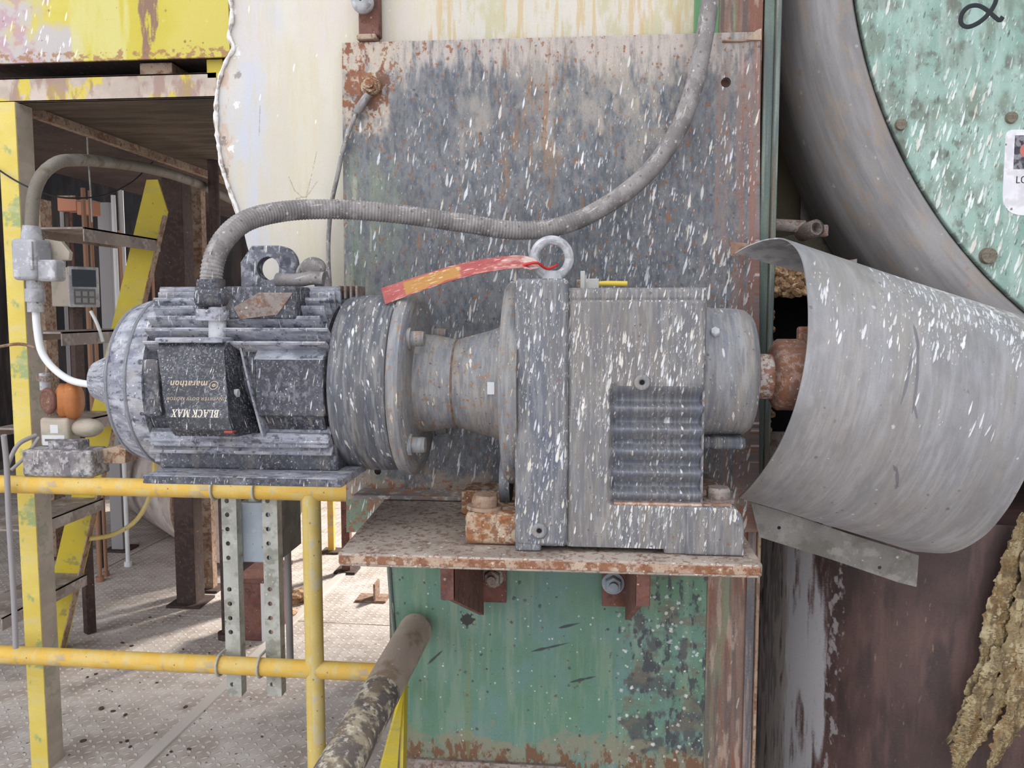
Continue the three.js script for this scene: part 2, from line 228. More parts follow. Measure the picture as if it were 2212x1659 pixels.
// --- motor: black enamel with white lime scuffs and splashes
{
  const P = new Paint(1024, 1024, 0.4, 0.4), r = rng(51);
  P.fill([46, 47, 55], [70, 71, 80], 0.05, 0.05, 51, 0.35, 0.7); P.patch([150, 150, 160], 0.006, 0.009, 52, 0.58, 0.09, 0.6, (x, y) => 0.35 + 0.65 * sm(0.42, 0.58, P.n(x, y, 0.08, 0.08, 59, 2)), 0.6); P.patch([96, 96, 104], 0.004, 0.004, 53, 0.56, 0.06, 0.7); P.patch([120, 112, 104], 0.0267, 0.08, 54, 0.62, 0.06, 0.45);
  P.drips(330, r, { len: [0.003, 0.024], wid: [0.001, 0.0036], bias: 2.6, ang: 0.16, cols: WHITES, relief: 0.9 }); P.blobs(1500, r, { r: [0.0005, 0.0018], cols: [[205, 205, 212], [170, 168, 172]], alpha: 0.85 });
  M.motor = P.grain(7, 5).material({ rough: 0.5, bump: 0.0009 });
  const Q = new Paint(1024, 1024, 0.4, 0.4), q = rng(57);                      // lime-caked enamel: fins, cowl, foot
  Q.fill([122, 124, 134], [160, 161, 169], 0.0667, 0.02, 61, 0.3, 0.7); Q.patch([108, 110, 124], 0.05, 0.02, 62, 0.54, 0.14, 0.6, undefined, 0.1); Q.patch([62, 64, 74], 0.0133, 0.008, 63, 0.64, 0.05, 0.8, undefined, 0.05); Q.patch([192, 193, 202], 0.0267, 0.0133, 64, 0.56, 0.14, 0.55, undefined, 0.6); Q.patch([178, 170, 164], 0.04, 0.03, 65, 0.58, 0.1, 0.45);
  Q.drips(300, q, { len: [0.003, 0.02], wid: [0.001, 0.003], ang: 0.15, cols: WHITES, relief: 0.9 }); Q.blobs(900, q, { r: [0.0005, 0.002], cols: [[60, 60, 70], [230, 230, 232]], alpha: 0.8 });
  M.limed = Q.grain(7, 6).material({ rough: 0.75, bump: 0.0016 });
  const S = new Paint(512, 512, 0.2, 0.2), t = rng(58);                        // the terminal box: cleaner black with fine flecks
  S.fill([34, 35, 42], [52, 52, 60], 0.05, 0.05, 71); S.patch([92, 92, 98], 0.004, 0.004, 72, 0.58, 0.05, 0.6); S.patch([112, 112, 118], 0.003, 0.003, 73, 0.6, 0.06, 0.7, (x, y) => sm(0.4, 0.6, fbm(x * 22, y * 22, 74, 3))); S.blobs(1300, t, { r: [0.0004, 0.0014], cols: [[190, 190, 196], [140, 140, 146], [210, 200, 186]], alpha: 0.8 }); S.drips(46, t, { len: [0.004, 0.02], wid: [0.0009, 0.002], ang: 0.1, cols: WHITES });
  M.terminal = S.grain(6, 7).material({ rough: 0.38, bump: 0.0006 });
}
// --- rusty dusty steel
function rusty(seed, base, dusty, rust, o = {}) {
  const P = new Paint(o.px || 512, o.px || 512, o.m || 0.4, o.m || 0.4), r = rng(seed), m = o.m || 0.4;
  P.fill(base, dusty, m / 4, m / 4, seed, 0.35, 0.65); P.patch(rust, m / 16, m / 18, seed + 1, o.t ?? 0.56, 0.06, 0.8, undefined, 0.7); P.patch(RUST[0], m / 34, m / 34, seed + 2, (o.t ?? 0.56) + 0.04, 0.05, 0.7, undefined, 0.8); P.patch([104, 76, 64], m / 60, m / 60, seed + 3, 0.62, 0.04, 0.6);
  P.blobs(o.n ?? 420, r, { r: [m * 0.0014, m * 0.007], cols: o.cols || [[214, 200, 180], [226, 220, 210], [170, 150, 130]], alpha: 0.85, relief: 0.95 }); if (o.drips) P.drips(o.drips, r, { len: [0.004, 0.02], wid: [0.001, 0.0034], ang: 0.1, cols: WHITES, relief: 0.9 });
  return P.grain(8, seed).material({ rough: 0.85, bump: o.bump ?? 0.002 });
}
M.shelf = rusty(81, [144, 132, 122], [172, 159, 148], [134, 108, 90], { px: 1024, m: 0.5, t: 0.7, n: 900 });
M.edge = rusty(82, [158, 128, 108], [178, 158, 140], [124, 76, 50], { t: 0.54, n: 700, drips: 40 });
M.rust = rusty(83, [172, 150, 128], [194, 178, 158], [138, 84, 46], { t: 0.54, n: 500 });
M.redOxide = rusty(84, [104, 66, 62], [122, 84, 76], [84, 58, 56], { t: 0.6, n: 200, bump: 0 });
M.shaft = rusty(85, [158, 150, 148], [178, 168, 162], [128, 84, 66], { px: 512, m: 0.3, t: 0.54, n: 260 });
M.coupling = rusty(86, [124, 98, 88], [144, 118, 106], [108, 76, 64], { m: 0.3, t: 0.5, n: 320 });
M.dusty = rusty(87, [126, 116, 112], [150, 140, 134], [112, 96, 88], { t: 0.64, n: 200, bump: 0.001 });
M.darkPost = rusty(88, [62, 50, 48], [80, 66, 62], [70, 56, 52], { t: 0.72, n: 40, m: 0.8, bump: 0 });
M.tanPost = rusty(89, [148, 124, 106], [170, 150, 130], [130, 100, 82], { t: 0.62, n: 60, m: 0.8, bump: 0 });
// --- sheet guard: pale dusty aluminium with runs of lime on its crown
{
  const P = new Paint(1024, 1024, 1.0, 1.0, true), r = rng(91);
  P.fill([138, 137, 139], [156, 154, 156], 0.1, 0.1667, 91, 0.3, 0.7); P.patch([152, 143, 134], 0.06, 0.14, 92, 0.52, 0.14, 0.5); P.patch([120, 118, 121], 0.02, 0.04, 93, 0.6, 0.1, 0.35); P.patch([172, 172, 178], 0.015, 0.08, 94, 0.56, 0.12, 0.4); P.patch([130, 128, 129], 0.006, 0.1, 95, 0.56, 0.1, 0.35);
  P.blobs(340, r, { r: [0.0008, 0.005], cols: [[96, 92, 92], [128, 112, 98], [216, 216, 220]], alpha: 0.7 });
  M.guard = P; M.guardRnd = r;
}
// --- green machine enamel, worn through to dark steel and rust towards one side and at its foot
const GP0 = at(835, 1659, -0.03), GP1 = at(1640, 1215, -0.03); GP0.y -= 0.1;
{
  const w = GP1.x - GP0.x + 0.04, h = GP1.y - GP0.y + 0.1, P = new Paint(1024, 768, w, h, false), r = rng(101), X = memo((px) => at(px, 1400, -0.03).x - GP0.x), Y = memo((py) => at(1200, py, -0.03).y - GP0.y);
  P.fill([80, 116, 96], [98, 130, 113], 0.25, 0.2, 101, 0.3, 0.7); P.patch([112, 134, 122], 0.008, 0.08, 99, 0.56, 0.12, 0.45); P.patch([98, 130, 128], 0.08, 0.12, 102, 0.52, 0.1, 0.7); P.patch([84, 124, 92], 0.1, 0.14, 103, 0.55, 0.12, 0.5); P.patch([140, 150, 128], 0.02, 0.2, 104, 0.6, 0.08, 0.4);
  const worn = (x) => sm(X(1240), X(1400), x), side = (x) => sm(X(1500), X(1580), x), foot = (y) => sm(Y(1570), Y(1630), y);
  P.patch([74, 78, 78], 0.035, 0.05, 105, 0.55, 0.05, 0.9, (x, y) => worn(x) * sm(Y(1230), Y(1340), y), 0.15); P.patch([104, 98, 84], 0.05, 0.03, 106, 0.6, 0.05, 0.7, (x) => 0.3 + 0.7 * worn(x)); P.patch([58, 62, 66], 0.014, 0.03, 107, 0.58, 0.04, 0.9, (x, y) => worn(x) * 0.9, 0.1);
  P.patch([112, 84, 66], 0.012, 0.14, 108, 0.47, 0.07, 0.85, (x) => side(x)); P.patch([98, 98, 104], 0.01, 0.2, 109, 0.5, 0.07, 0.8, (x) => sm(X(1560), X(1600), x));
  P.patch([132, 126, 106], 0.06, 0.04, 110, 0.36, 0.06, 0.8, (x, y) => sm(Y(1560), Y(1620), y) * 0.9); P.patch([108, 76, 54], 0.015, 0.03, 111, 0.5, 0.05, 0.95, (x, y) => sm(Y(1575), Y(1640), y), 0.6);
  P.blobs(420, r, { r: [0.001, 0.005], cols: [[48, 54, 54], [60, 66, 60], [92, 66, 48]], alpha: 0.9, rough: 0.9 }); P.blobs(500, r, { r: [0.0007, 0.003], cols: [[210, 214, 206], [232, 232, 228]], alpha: 0.8, relief: 0.8 }); P.blobs(260, r, { area: [X(1330), Y(1640), X(1600), Y(1250)], r: [0.001, 0.006], cols: [[220, 222, 220], [190, 192, 188]], alpha: 0.8, relief: 0.9 });
  for (const [a, b, l] of [[940, 1430, 0.05], [1260, 1465, 0.06], [1230, 1350, 0.05], [1190, 1398, 0.09], [970, 1300, 0.03]]) P.drip(X(a), Y(b), l, 0.006, 1.3 - (a === 940 ? 0.5 : 0), [46, 52, 54], 0.85, 0.1, a);
  P.drip(X(1010), Y(1520), 0.3, 0.016, 0, [118, 128, 90], 0.45, 0.3, 5); P.blob(X(1010), Y(1345), 0.017, [40, 42, 40], 0.95, 0.5, 3, 0.6);
  M.greenPanel = P.grain(7, 8).material({ rough: 0.55, bump: 0.0012 });
}
// --- sea-green drum face with white lime runs
{
  const P = new Paint(1100, 1100, 1.0, 1.0), r = rng(111);
  P.fill([128, 158, 147], [150, 177, 166], 0.1667, 0.2, 112, 0.3, 0.7); P.patch([112, 122, 110], 0.04, 0.05, 113, 0.54, 0.1, 0.7); P.patch([96, 98, 90], 0.025, 0.03, 114, 0.63, 0.06, 0.7); P.patch([176, 197, 189], 0.02, 0.1, 115, 0.54, 0.12, 0.55);
  P.drips(2200, r, { len: [0.006, 0.045], wid: [0.002, 0.0105], bias: 2.6, ang: 0.24, spread: 0.16, cols: [[236, 240, 240], [226, 232, 230], [208, 214, 208], [226, 216, 206]], where: (x, y) => 0.25 + 0.75 * sm(0.4, 0.6, P.n(x, y, 0.1667, 0.1667, 116, 2)), relief: 0.95 });
  P.drips(3600, r, { len: [0.003, 0.016], wid: [0.0012, 0.005], ang: 0.24, cols: [[226, 230, 228], [84, 92, 86], [200, 208, 202]], relief: 0.8, alpha: 0.7 });
  M.drum = P.grain(7, 9).material({ rough: 0.55, bump: 0.002 });
  const Q = new Paint(1024, 512, 2.0, 0.3), q = rng(117);
  Q.fill([126, 122, 122], [146, 142, 142], 0.2, 0.05, 118, 0.3, 0.7); Q.patch([112, 108, 110], 0.25, 0.02, 119, 0.56, 0.12, 0.4); Q.patch([150, 130, 112], 0.05, 0.02, 120, 0.62, 0.08, 0.5); Q.patch([160, 158, 158], 0.2, 0.015, 121, 0.58, 0.12, 0.4); Q.blobs(150, q, { r: [0.002, 0.007], cols: [[150, 112, 84], [200, 198, 194]], alpha: 0.6 });
  M.rim = Q.grain(6, 10).material({ rough: 0.55, bump: 0.001 });
}
// --- cream sheet
const CR0 = at(470, 1100, -0.04);
{
  const P = new Paint(1024, 1024, 1.35, 1.35, false), r = rng(121), X = memo((px) => at(px, 300, -0.04).x - CR0.x), Y = memo((py) => at(740, py, -0.04).y - CR0.y);
  P.fill([196, 188, 174], [205, 198, 187], 0.2, 0.3, 122); P.patch([188, 190, 201], 0.12, 0.3, 123, 0.45, 0.12, 0.95, (x) => sm(X(720), X(520), x)); P.patch([202, 194, 174], 0.05, 0.5, 124, 0.46, 0.12, 0.85, (x) => sm(X(540), X(660), x)); P.patch([202, 192, 186], 0.1, 0.14, 125, 0.5, 0.1, 0.7, (x, y) => sm(Y(260), Y(80), y));
  P.patch([194, 190, 180], 0.05, 0.2, 126, 0.5, 0.1, 0.7, (x) => sm(X(800), X(1000), x)); P.patch([178, 172, 134], 0.03, 0.1, 127, 0.58, 0.07, 0.7, (x) => sm(X(860), X(1000), x)); P.patch([190, 164, 120], 0.012, 0.12, 128, 0.6, 0.05, 0.7, (x) => sm(X(850), X(950), x)); P.patch([198, 186, 160], 0.01, 0.1, 129, 0.62, 0.05, 0.4);
  P.patch([196, 168, 150], 0.012, 0.03, 130, 0.5, 0.05, 0.8, (x) => sm(X(520), X(485), x)); P.blobs(26, r, { area: [X(480), Y(1000), X(520), Y(0)], r: [0.004, 0.014], cols: [[244, 242, 240], [120, 108, 100], [216, 206, 196]], alpha: 0.9, rough: 1, relief: 0.9 });
  for (const [pts, c] of [[[[650, 460], [660, 420], [672, 375], [684, 326]], 1], [[[650, 425], [634, 410], [622, 380]], 1], [[[636, 428], [660, 424], [684, 390]], 1], [[[560, 290], [562, 250], [564, 222]], 1], [[[570, 350], [610, 280], [650, 190]], 0], [[[655, 186], [700, 215], [735, 240]], 0], [[[480, 178], [600, 178], [735, 182]], 0], [[[660, 480], [690, 560], [710, 590]], 0]])
    for (let k = 0; k + 1 < pts.length; k++) for (let t = 0; t < 40; t++) { const f = t / 40, x = X(pts[k][0] + (pts[k + 1][0] - pts[k][0]) * f), y = Y(pts[k][1] + (pts[k + 1][1] - pts[k][1]) * f); if (hash(t, k, pts[0][0]) > 0.35) P.blob(x, y, 0.0012, c ? [150, 140, 120] : [196, 184, 168], 0.6, 0.3, t); }
  P.drips(30, r, { area: [X(490), Y(600), X(1500), Y(0)], len: [0.006, 0.02], wid: [0.002, 0.005], ang: 0.2, cols: [[246, 244, 242]], relief: 0.8 });
  M.cream = P.grain(4, 11).material({ rough: 0.6, bump: 0.0008 });
}
// --- worn yellow paint
function yellow(seed, a, b, chip, o = {}) { const m = o.m || 0.5, P = new Paint(o.px || 512, o.px || 512, m, m), r = rng(seed); P.fill(a, b, m / 3, m / 3, seed, 0.35, 0.7); P.patch(chip, m / 8, m / 8, seed + 1, o.t ?? 0.64, 0.03, 0.9, undefined, 0.1); P.patch(o.dust || [206, 190, 140], m / 5, m / 16, seed + 2, 0.56, 0.1, 0.55); P.blobs(o.n ?? 60, r, { r: [m * 0.002, m * 0.008], cols: o.cols || [[110, 92, 60], [226, 214, 180]], alpha: 0.8 }); return P.grain(6, seed).material({ rough: 0.6 }); }
M.railYellow = yellow(131, [214, 172, 74], [226, 190, 96], [176, 156, 128], { t: 0.68 });
M.postYellow = yellow(132, [206, 182, 78], [214, 194, 104], [142, 158, 110], { t: 0.66 });
M.postGrey = yellow(133, [166, 152, 138], [182, 170, 156], [150, 150, 128], { t: 0.66, dust: [186, 174, 158], n: 20 });
M.stairYellow = yellow(134, [196, 174, 40], [212, 190, 62], [150, 140, 80], { t: 0.7, dust: [190, 172, 86] });
M.mullion = yellow(135, [208, 180, 96], [218, 196, 128], [200, 190, 170], { t: 0.66, n: 90 });
{
  const P = new Paint(1024, 384, 1.2, 0.45, false), r = rng(141);               // toe plate of the platform: yellow, chipped to primer and pale lilac
  P.fill([190, 174, 54], [198, 183, 84], 0.3, 0.2, 142); P.patch([180, 172, 179], 0.16, 0.16, 143, 0.36, 0.06, 0.92, (x) => sm(0.62, 0.34, x)); P.patch([200, 192, 126], 0.05, 0.3, 144, 0.5, 0.08, 0.8, (x) => sm(0.4, 0.5, x) * sm(0.8, 0.6, x)); P.patch([176, 140, 150], 0.05, 0.04, 145, 0.54, 0.05, 0.75, (x) => sm(0.6, 0.25, x)); P.patch([128, 96, 84], 0.03, 0.12, 146, 0.42, 0.04, 0.95, (x, y) => sm(0.68, 0.71, x) * sm(0.80, 0.77, x) * (0.55 + 0.45 * sm(0.02, 0.2, y))); P.patch([180, 178, 130], 0.02, 0.05, 147, 0.6, 0.04, 0.8, (x) => sm(0.96, 1.1, x)); P.patch([150, 108, 74], 0.016, 0.012, 148, 0.55, 0.04, 0.8, (x, y) => sm(0.06, 0.02, y));
  P.drips(90, r, { area: [0, 0, 0.5, 0.45], len: [0.01, 0.04], wid: [0.003, 0.008], ang: 0.3, cols: [[240, 236, 240]], relief: 0.8 }); P.blobs(90, r, { r: [0.0015, 0.006], cols: [[120, 92, 60], [206, 190, 120]], alpha: 0.8 });
  M.toe = P.grain(5, 12).material({ rough: 0.55, bump: 0.001 });
  const Q = new Paint(1024, 128, 1.2, 0.13, false);
  Q.fill([176, 160, 148], [196, 180, 168], 0.1, 0.08, 151); Q.patch([206, 186, 70], 0.05, 0.08, 152, 0.6, 0.02, 0.95); Q.patch([148, 118, 106], 0.04, 0.1, 153, 0.58, 0.06, 0.7); Q.patch([120, 86, 68], 0.02, 0.012, 154, 0.5, 0.05, 0.8, (x, y) => sm(0.1, 0.125, y));
  M.beam = Q.grain(5, 13).material({ rough: 0.6 });
}
// --- floor: dusty chequer plate with raised lozenges
{
  const P = new Paint(1024, 1024, 0.8, 0.8), r = rng(161);
  P.fill([178, 166, 158], [196, 186, 180], 0.2, 0.2, 162); P.patch([160, 146, 137], 0.1, 0.1, 163, 0.56, 0.1, 0.5); P.patch([220, 214, 210], 0.0667, 0.0667, 164, 0.58, 0.1, 0.5);
  const st = 0.8 / 22; for (let j = 0; j < 22; j++) for (let i = 0; i < 22; i++) P.drip((i + 0.5) * st, (j + 0.5) * st, 0.026, 0.011, (i + j) % 2 ? 0.785 : -0.785, [224, 217, 212], 0.85, 1.0, 1 + i * 3 + j);
  P.blobs(90, r, { r: [0.001, 0.006], cols: [[96, 84, 78], [70, 64, 62]], alpha: 0.85, rough: 1 }); P.blobs(500, r, { r: [0.0008, 0.002], cols: [[140, 126, 116], [226, 222, 220]], alpha: 0.7 });
  M.floor = P.grain(6, 14).material({ rough: 0.7, bump: 0.006 });
}
// --- duct shell at the lower right: dark brown with a broad band of white lime that ran down it
{
  const P = new Paint(1024, 1024, 1.75, 1.4, false), r = rng(171); M.seam = flat(196, 188, 182, 0.7); M.ductPaint = [P, r];
}
function weathered(seed, a, b, list, o = {}) { const m = o.m || 0.6, P = new Paint(o.px || 384, o.px || 384, m, m), r = rng(seed); P.fill(a, b, m / 4, m / 3, seed, 0.32, 0.7); list.forEach(([c, sx, sy, t, al], k) => P.patch(c, m / sx, m / sy, seed + 3 + k, t, 0.06, al ?? 0.7)); if (o.drips) P.drips(o.drips, r, { len: [0.004, 0.03], wid: [0.001, 0.004], ang: 0.12, cols: o.cols || WHITES, relief: 0.9 }); if (o.spots) P.blobs(o.spots, r, { r: [0.0008, 0.004], cols: o.spotCols || [[214, 208, 200], [96, 82, 72]], alpha: 0.8, relief: 0.7 }); return P.grain(o.grain ?? 7, seed).material({ rough: o.rough ?? 0.7, bump: o.bump ?? 0 }); }
M.column = weathered(181, [112, 92, 82], [134, 112, 100], [[[128, 76, 60], 40, 3, 0.54], [[118, 132, 108], 20, 2, 0.6], [[90, 80, 78], 60, 4, 0.56], [[170, 150, 136], 50, 8, 0.64]], { drips: 60 });
M.angleGreen = weathered(182, [94, 106, 98], [110, 124, 115], [[[118, 88, 72], 40, 2, 0.57], [[150, 158, 146], 60, 3, 0.6], [[88, 96, 98], 30, 2, 0.6]], { drips: 24 });
M.ochreWall = weathered(183, [172, 148, 92], [180, 162, 120], [[[126, 122, 112], 3, 2, 0.52], [[112, 96, 66], 10, 4, 0.6]], { m: 1.2 });
M.greyWall = weathered(184, [128, 122, 114], [142, 136, 130], [[[112, 104, 92], 4, 3, 0.56], [[96, 84, 66], 20, 20, 0.66]], { m: 0.8 });
M.oliveWall = weathered(185, [104, 96, 80], [120, 112, 98], [[[132, 126, 118], 6, 5, 0.56], [[84, 74, 60], 16, 16, 0.6]], { m: 0.8, spots: 80, bump: 0.001 });
M.hose = weathered(186, [122, 117, 116], [138, 132, 131], [[[112, 107, 107], 8, 12, 0.56], [[176, 170, 168], 14, 14, 0.62], [[150, 145, 144], 6, 6, 0.6]], { m: 0.3, spots: 300, drips: 30, bump: 0.0008 });
M.pipeDust = weathered(187, [168, 153, 141], [182, 168, 156], [[[126, 106, 84], 8, 6, 0.58], [[176, 164, 154], 6, 6, 0.6]], { m: 0.5, spots: 120 });
M.pipeSplash = weathered(188, [84, 78, 78], [108, 100, 96], [[[132, 116, 96], 10, 10, 0.55], [[176, 164, 140], 16, 16, 0.58, 0.9], [[206, 198, 180], 30, 30, 0.63, 0.9]], { m: 0.4, spots: 500 });
M.galv = weathered(189, [158, 158, 150], [176, 176, 170], [[[130, 130, 120], 8, 8, 0.58], [[186, 186, 180], 10, 10, 0.6]], { m: 0.3, spots: 90, rough: 0.55, bump: 0.0004 });
M.boxGrey = weathered(190, [150, 160, 172], [166, 174, 184], [[[190, 190, 188], 8, 8, 0.62]], { m: 0.3, spots: 40, bump: 0.0004 });
M.boxSide = weathered(191, [104, 100, 92], [120, 116, 106], [[[90, 88, 80], 8, 8, 0.58]], { m: 0.4, spots: 30, bump: 0.0004 });
M.castGrey = weathered(192, [160, 160, 166], [186, 186, 190], [[[140, 138, 138], 8, 8, 0.58], [[206, 206, 208], 10, 10, 0.6]], { m: 0.3, spots: 60, bump: 0.0008 });
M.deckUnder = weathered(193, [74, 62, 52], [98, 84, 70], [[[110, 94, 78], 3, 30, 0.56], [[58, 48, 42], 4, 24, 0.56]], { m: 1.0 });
M.paleTank = weathered(194, [196, 182, 174], [212, 200, 194], [[[176, 158, 148], 6, 4, 0.58], [[222, 214, 210], 8, 6, 0.6]], { m: 1.0 });
M.darkWall = weathered(195, [56, 54, 57], [74, 71, 72], [[[96, 82, 76], 10, 2, 0.58], [[48, 42, 42], 14, 2, 0.58]], { m: 1.6 });
M.stairTread = weathered(196, [140, 126, 120], [160, 148, 140], [[[116, 102, 94], 8, 8, 0.58], [[184, 174, 166], 10, 10, 0.6]], { m: 0.4 });
M.orange = weathered(197, [176, 110, 60], [190, 126, 74], [[[176, 108, 64], 5, 5, 0.58]], { m: 0.3, spots: 40 });
M.ledge = weathered(198, [120, 112, 112], [148, 138, 132], [[[150, 104, 80], 10, 10, 0.58], [[196, 190, 184], 20, 20, 0.62]], { m: 0.3, spots: 200 });
M.foam = weathered(199, [156, 124, 92], [186, 152, 116], [[[118, 84, 58], 14, 14, 0.55, 0.9], [[206, 180, 146], 20, 20, 0.6]], { m: 0.2, bump: 0.004 });
M.crust = weathered(200, [142, 124, 90], [166, 148, 110], [[[118, 90, 54], 8, 4, 0.54, 0.85], [[182, 168, 134], 16, 8, 0.58, 0.85], [[92, 78, 58], 24, 10, 0.6, 0.8]], { m: 0.35, bump: 0.005, grain: 18 });
M.black = flat(22, 22, 24, 0.9); M.white = flat(206, 206, 208, 0.6); M.ink = flat(34, 40, 44, 0.8); M.copperPipe = flat(150, 112, 88, 0.7); M.greyPipe = flat(150, 146, 148, 0.6); M.whitePipe = flat(226, 228, 230, 0.5); M.salmon = flat(190, 130, 104, 0.8); M.redPaint = flat(150, 62, 58, 0.7);
M.pinkDust = weathered(207, [150, 118, 104], [176, 148, 134], [[[200, 184, 172], 24, 24, 0.56], [[138, 92, 66], 20, 20, 0.6]], { m: 0.2, spots: 200 });
M.lowerFlange = weathered(208, [98, 94, 96], [116, 108, 106], [[[128, 96, 84], 60, 3, 0.54], [[86, 86, 92], 40, 3, 0.54], [[150, 130, 120], 60, 4, 0.62]], {});
M.castDark = weathered(209, [92, 94, 104], [122, 124, 134], [[[60, 62, 70], 14, 14, 0.57], [[170, 170, 178], 20, 20, 0.6]], { m: 0.2, spots: 90, drips: 30 });
M.oliveGrey = weathered(210, [112, 108, 104], [128, 124, 120], [[[98, 92, 84], 8, 8, 0.56], [[146, 142, 138], 14, 14, 0.6]], { m: 0.4, spots: 40 });
M.ribs = splashed(46, [94, 99, 112], [112, 115, 122], [106, 102, 98], { n: 560, warm: 0.5, px: 768 });

// ================================================================ STRUCTURE
const P3 = (px, py, z) => at(px, py, z);
const poly = (z, ...pp) => { const o = []; for (let k = 0; k < pp.length; k += 2) o.push(at(pp[k], pp[k + 1], z)); return o; };
// floor of chequer plates, each laid as a piece, with a small gap between them
{
  const g = uvBox(new THREE.BoxGeometry(16, 0.1, 16).translate(-2, -0.062, -3)), floor = struct('floor', g, flat(120, 110, 104, 0.9), 'dusty chequer plate floor of the plant');
  const a = onFloor(300, 1659), b = onFloor(640, 1335), dir = b.clone().sub(a).normalize(), side = V(-dir.z, 0, dir.x), turn = Math.atan2(-dir.z, dir.x);
  for (let i = -3; i <= 2; i++) for (let j = -2; j <= 3; j++) {
    const Lp = 2.4, Wp = 1.5, c = a.clone().addScaledVector(dir, 0.2 + j * Lp).addScaledVector(side, (i + 0.5) * Wp);
    const q = new RoundedBoxGeometry(Lp - 0.008, 0.012, Wp - 0.008, 1, 0.002); q.rotateY(turn); q.translate(c.x, -0.006, c.z); const o = mesh(numbered('floor_plate'), uvBox(q), M.floor); floor.add(o);
  }
  // flat cover strip along the seam
  const m = a.clone().addScaledVector(dir, 0.9), s = new RoundedBoxGeometry(3.4, 0.012, 0.05, 1, 0.003); s.rotateY(turn); s.translate(m.x, 0.004, m.z); const o = mesh('seam_strip', uvBox(s), M.seam); floor.add(o);
}
// far side of the plant: dark sheeting with gaps to the daylight, and a roof over the back bays
{
  const wz = -7.0, segs = [[-9, -5.25], [-5.18, -4.36], [-4.3, -3.1], [-3.02, -2.15]];
  let g = merged(...segs.map(([a, b]) => bx(a, b, -0.02, 5.2, wz - 0.12, wz))); struct('wall_back', g, M.darkWall, 'dark sheeted back wall of the plant');
  struct('wall_side', bx(-6.4, -6.28, -0.02, 5.2, -7, 0.4), M.darkWall, 'dark sheeted side wall of the plant');
  struct('wall_right', bx(3.5, 3.62, -0.02, 5.2, -2.4, 4.4), M.darkWall, 'dark sheeted side wall beyond the drum');
  struct('roof', bx(-9, 4, 5.2, 5.35, -7.2, -0.4), M.darkWall, 'dark roof over the back bays');
}
// machine casing behind the mounting plate
{
  const x0 = at(842, 1400, -0.1).x, xr = at(1640, 1300, -0.1).x;
  struct('wall_machine', merged(bx(x0 + 0.006, xr - 0.01, -0.02, 3.2, -2.2, -0.075), bx(xr - 0.02, 3.49, -0.02, 3.2, -2.4, -1.35)), M.oliveWall, 'machine casing behind the mounting plate');
}
// ================================================================ SHEETS AND PLATES
{
  const z = -0.04, pts = poly(z, 497, -30, 503, 40, 497, 80, 506, 105, 492, 130, 478, 165, 470, 205, 469, 260, 473, 310, 481, 360, 495, 405, 508, 440, 520, 475, 533, 530, 560, 620, 640, 700, 745, 1000, 1000, 1000, 1000, 200, 1512, 120, 1510, -30);
  const g = extr(pts, z, z - 0.006, [], 0.0015); uvShift(g, CR0.x, CR0.y);
  const t = thing('casing_sheet', 'cream painted sheet metal with a ragged side edge behind the mounting plate', 'metal sheet', at(700, 600, z - 0.006));
  part(t, 'sheet', g, M.cream);
  const e = poly(z, 497, -30, 503, 40, 497, 80, 506, 105, 492, 130, 478, 165, 470, 205, 469, 260, 473, 310, 481, 360, 495, 405, 508, 440, 520, 475); e.forEach((p, i) => { p.z += 0.004 + 0.003 * hash(i, 3, 1); });
  part(t, 'rolled_edge', tube(e, 0.007, 8, 90, false, (f) => 0.003 + 0.004 * noise(f * 60, 2, 4)), weathered(201, [206, 196, 190], [228, 224, 222], [[[150, 132, 122], 12, 12, 0.6], [[240, 238, 236], 16, 16, 0.58]], { m: 0.2, bump: 0.002 }), 'crusted pale edge');
}
{
  const TL = at(738, 92, 0), TR = at(1643, 68, 0), BR = at(1640, 1150, 0), BL = at(748, 1150, 0);
  const h1 = at(1568, 178, 0), h2 = at(816, 1018, 0);
  const g = extr([TL, TR, BR, BL], 0, -0.014, [hole(h1.x, h1.y, 0.0125), hole(h2.x, h2.y, 0.010)], 0.0015); uvShift(g, PL0.x, PL0.y);
  const t = thing('mounting_plate', 'large dark steel mounting plate splashed with white lime and rusty at its top corner', 'steel plate', V((TL.x + TR.x) / 2, BL.y, -0.014));
  part(t, 'plate', g, M.plate);
  part(t, 'curled_corner', slabFromGrid((u, v) => { const a = at(1560 + u * 84, 92, 0.001), k = sm(0.45, 1, u); a.y += 0.004 + v * 0.026 * k - (1 - k) * 0.004 * v; a.z += 0.003 - v * 0.006; return a; }, 14, 5, 0.004), M.tanPost, 'dusty bent lip on the top edge');
  const q = at(802, 188, 0); part(t, 'backing', bx(h2.x - 0.03, h2.x + 0.03, h2.y - 0.03, h2.y + 0.03, -0.024, -0.0142, 0.001), M.darkPost); part(t, 'lug_bolt', merged(hexBolt(V(q.x, q.y, 0.0), 0.019, 0.022, V(0.1, 0, 1)), cyl(V(q.x, q.y, 0), V(q.x + 0.003, q.y, 0.034), 0.010, 14)), M.rust, 'rusty hex bolt');
}
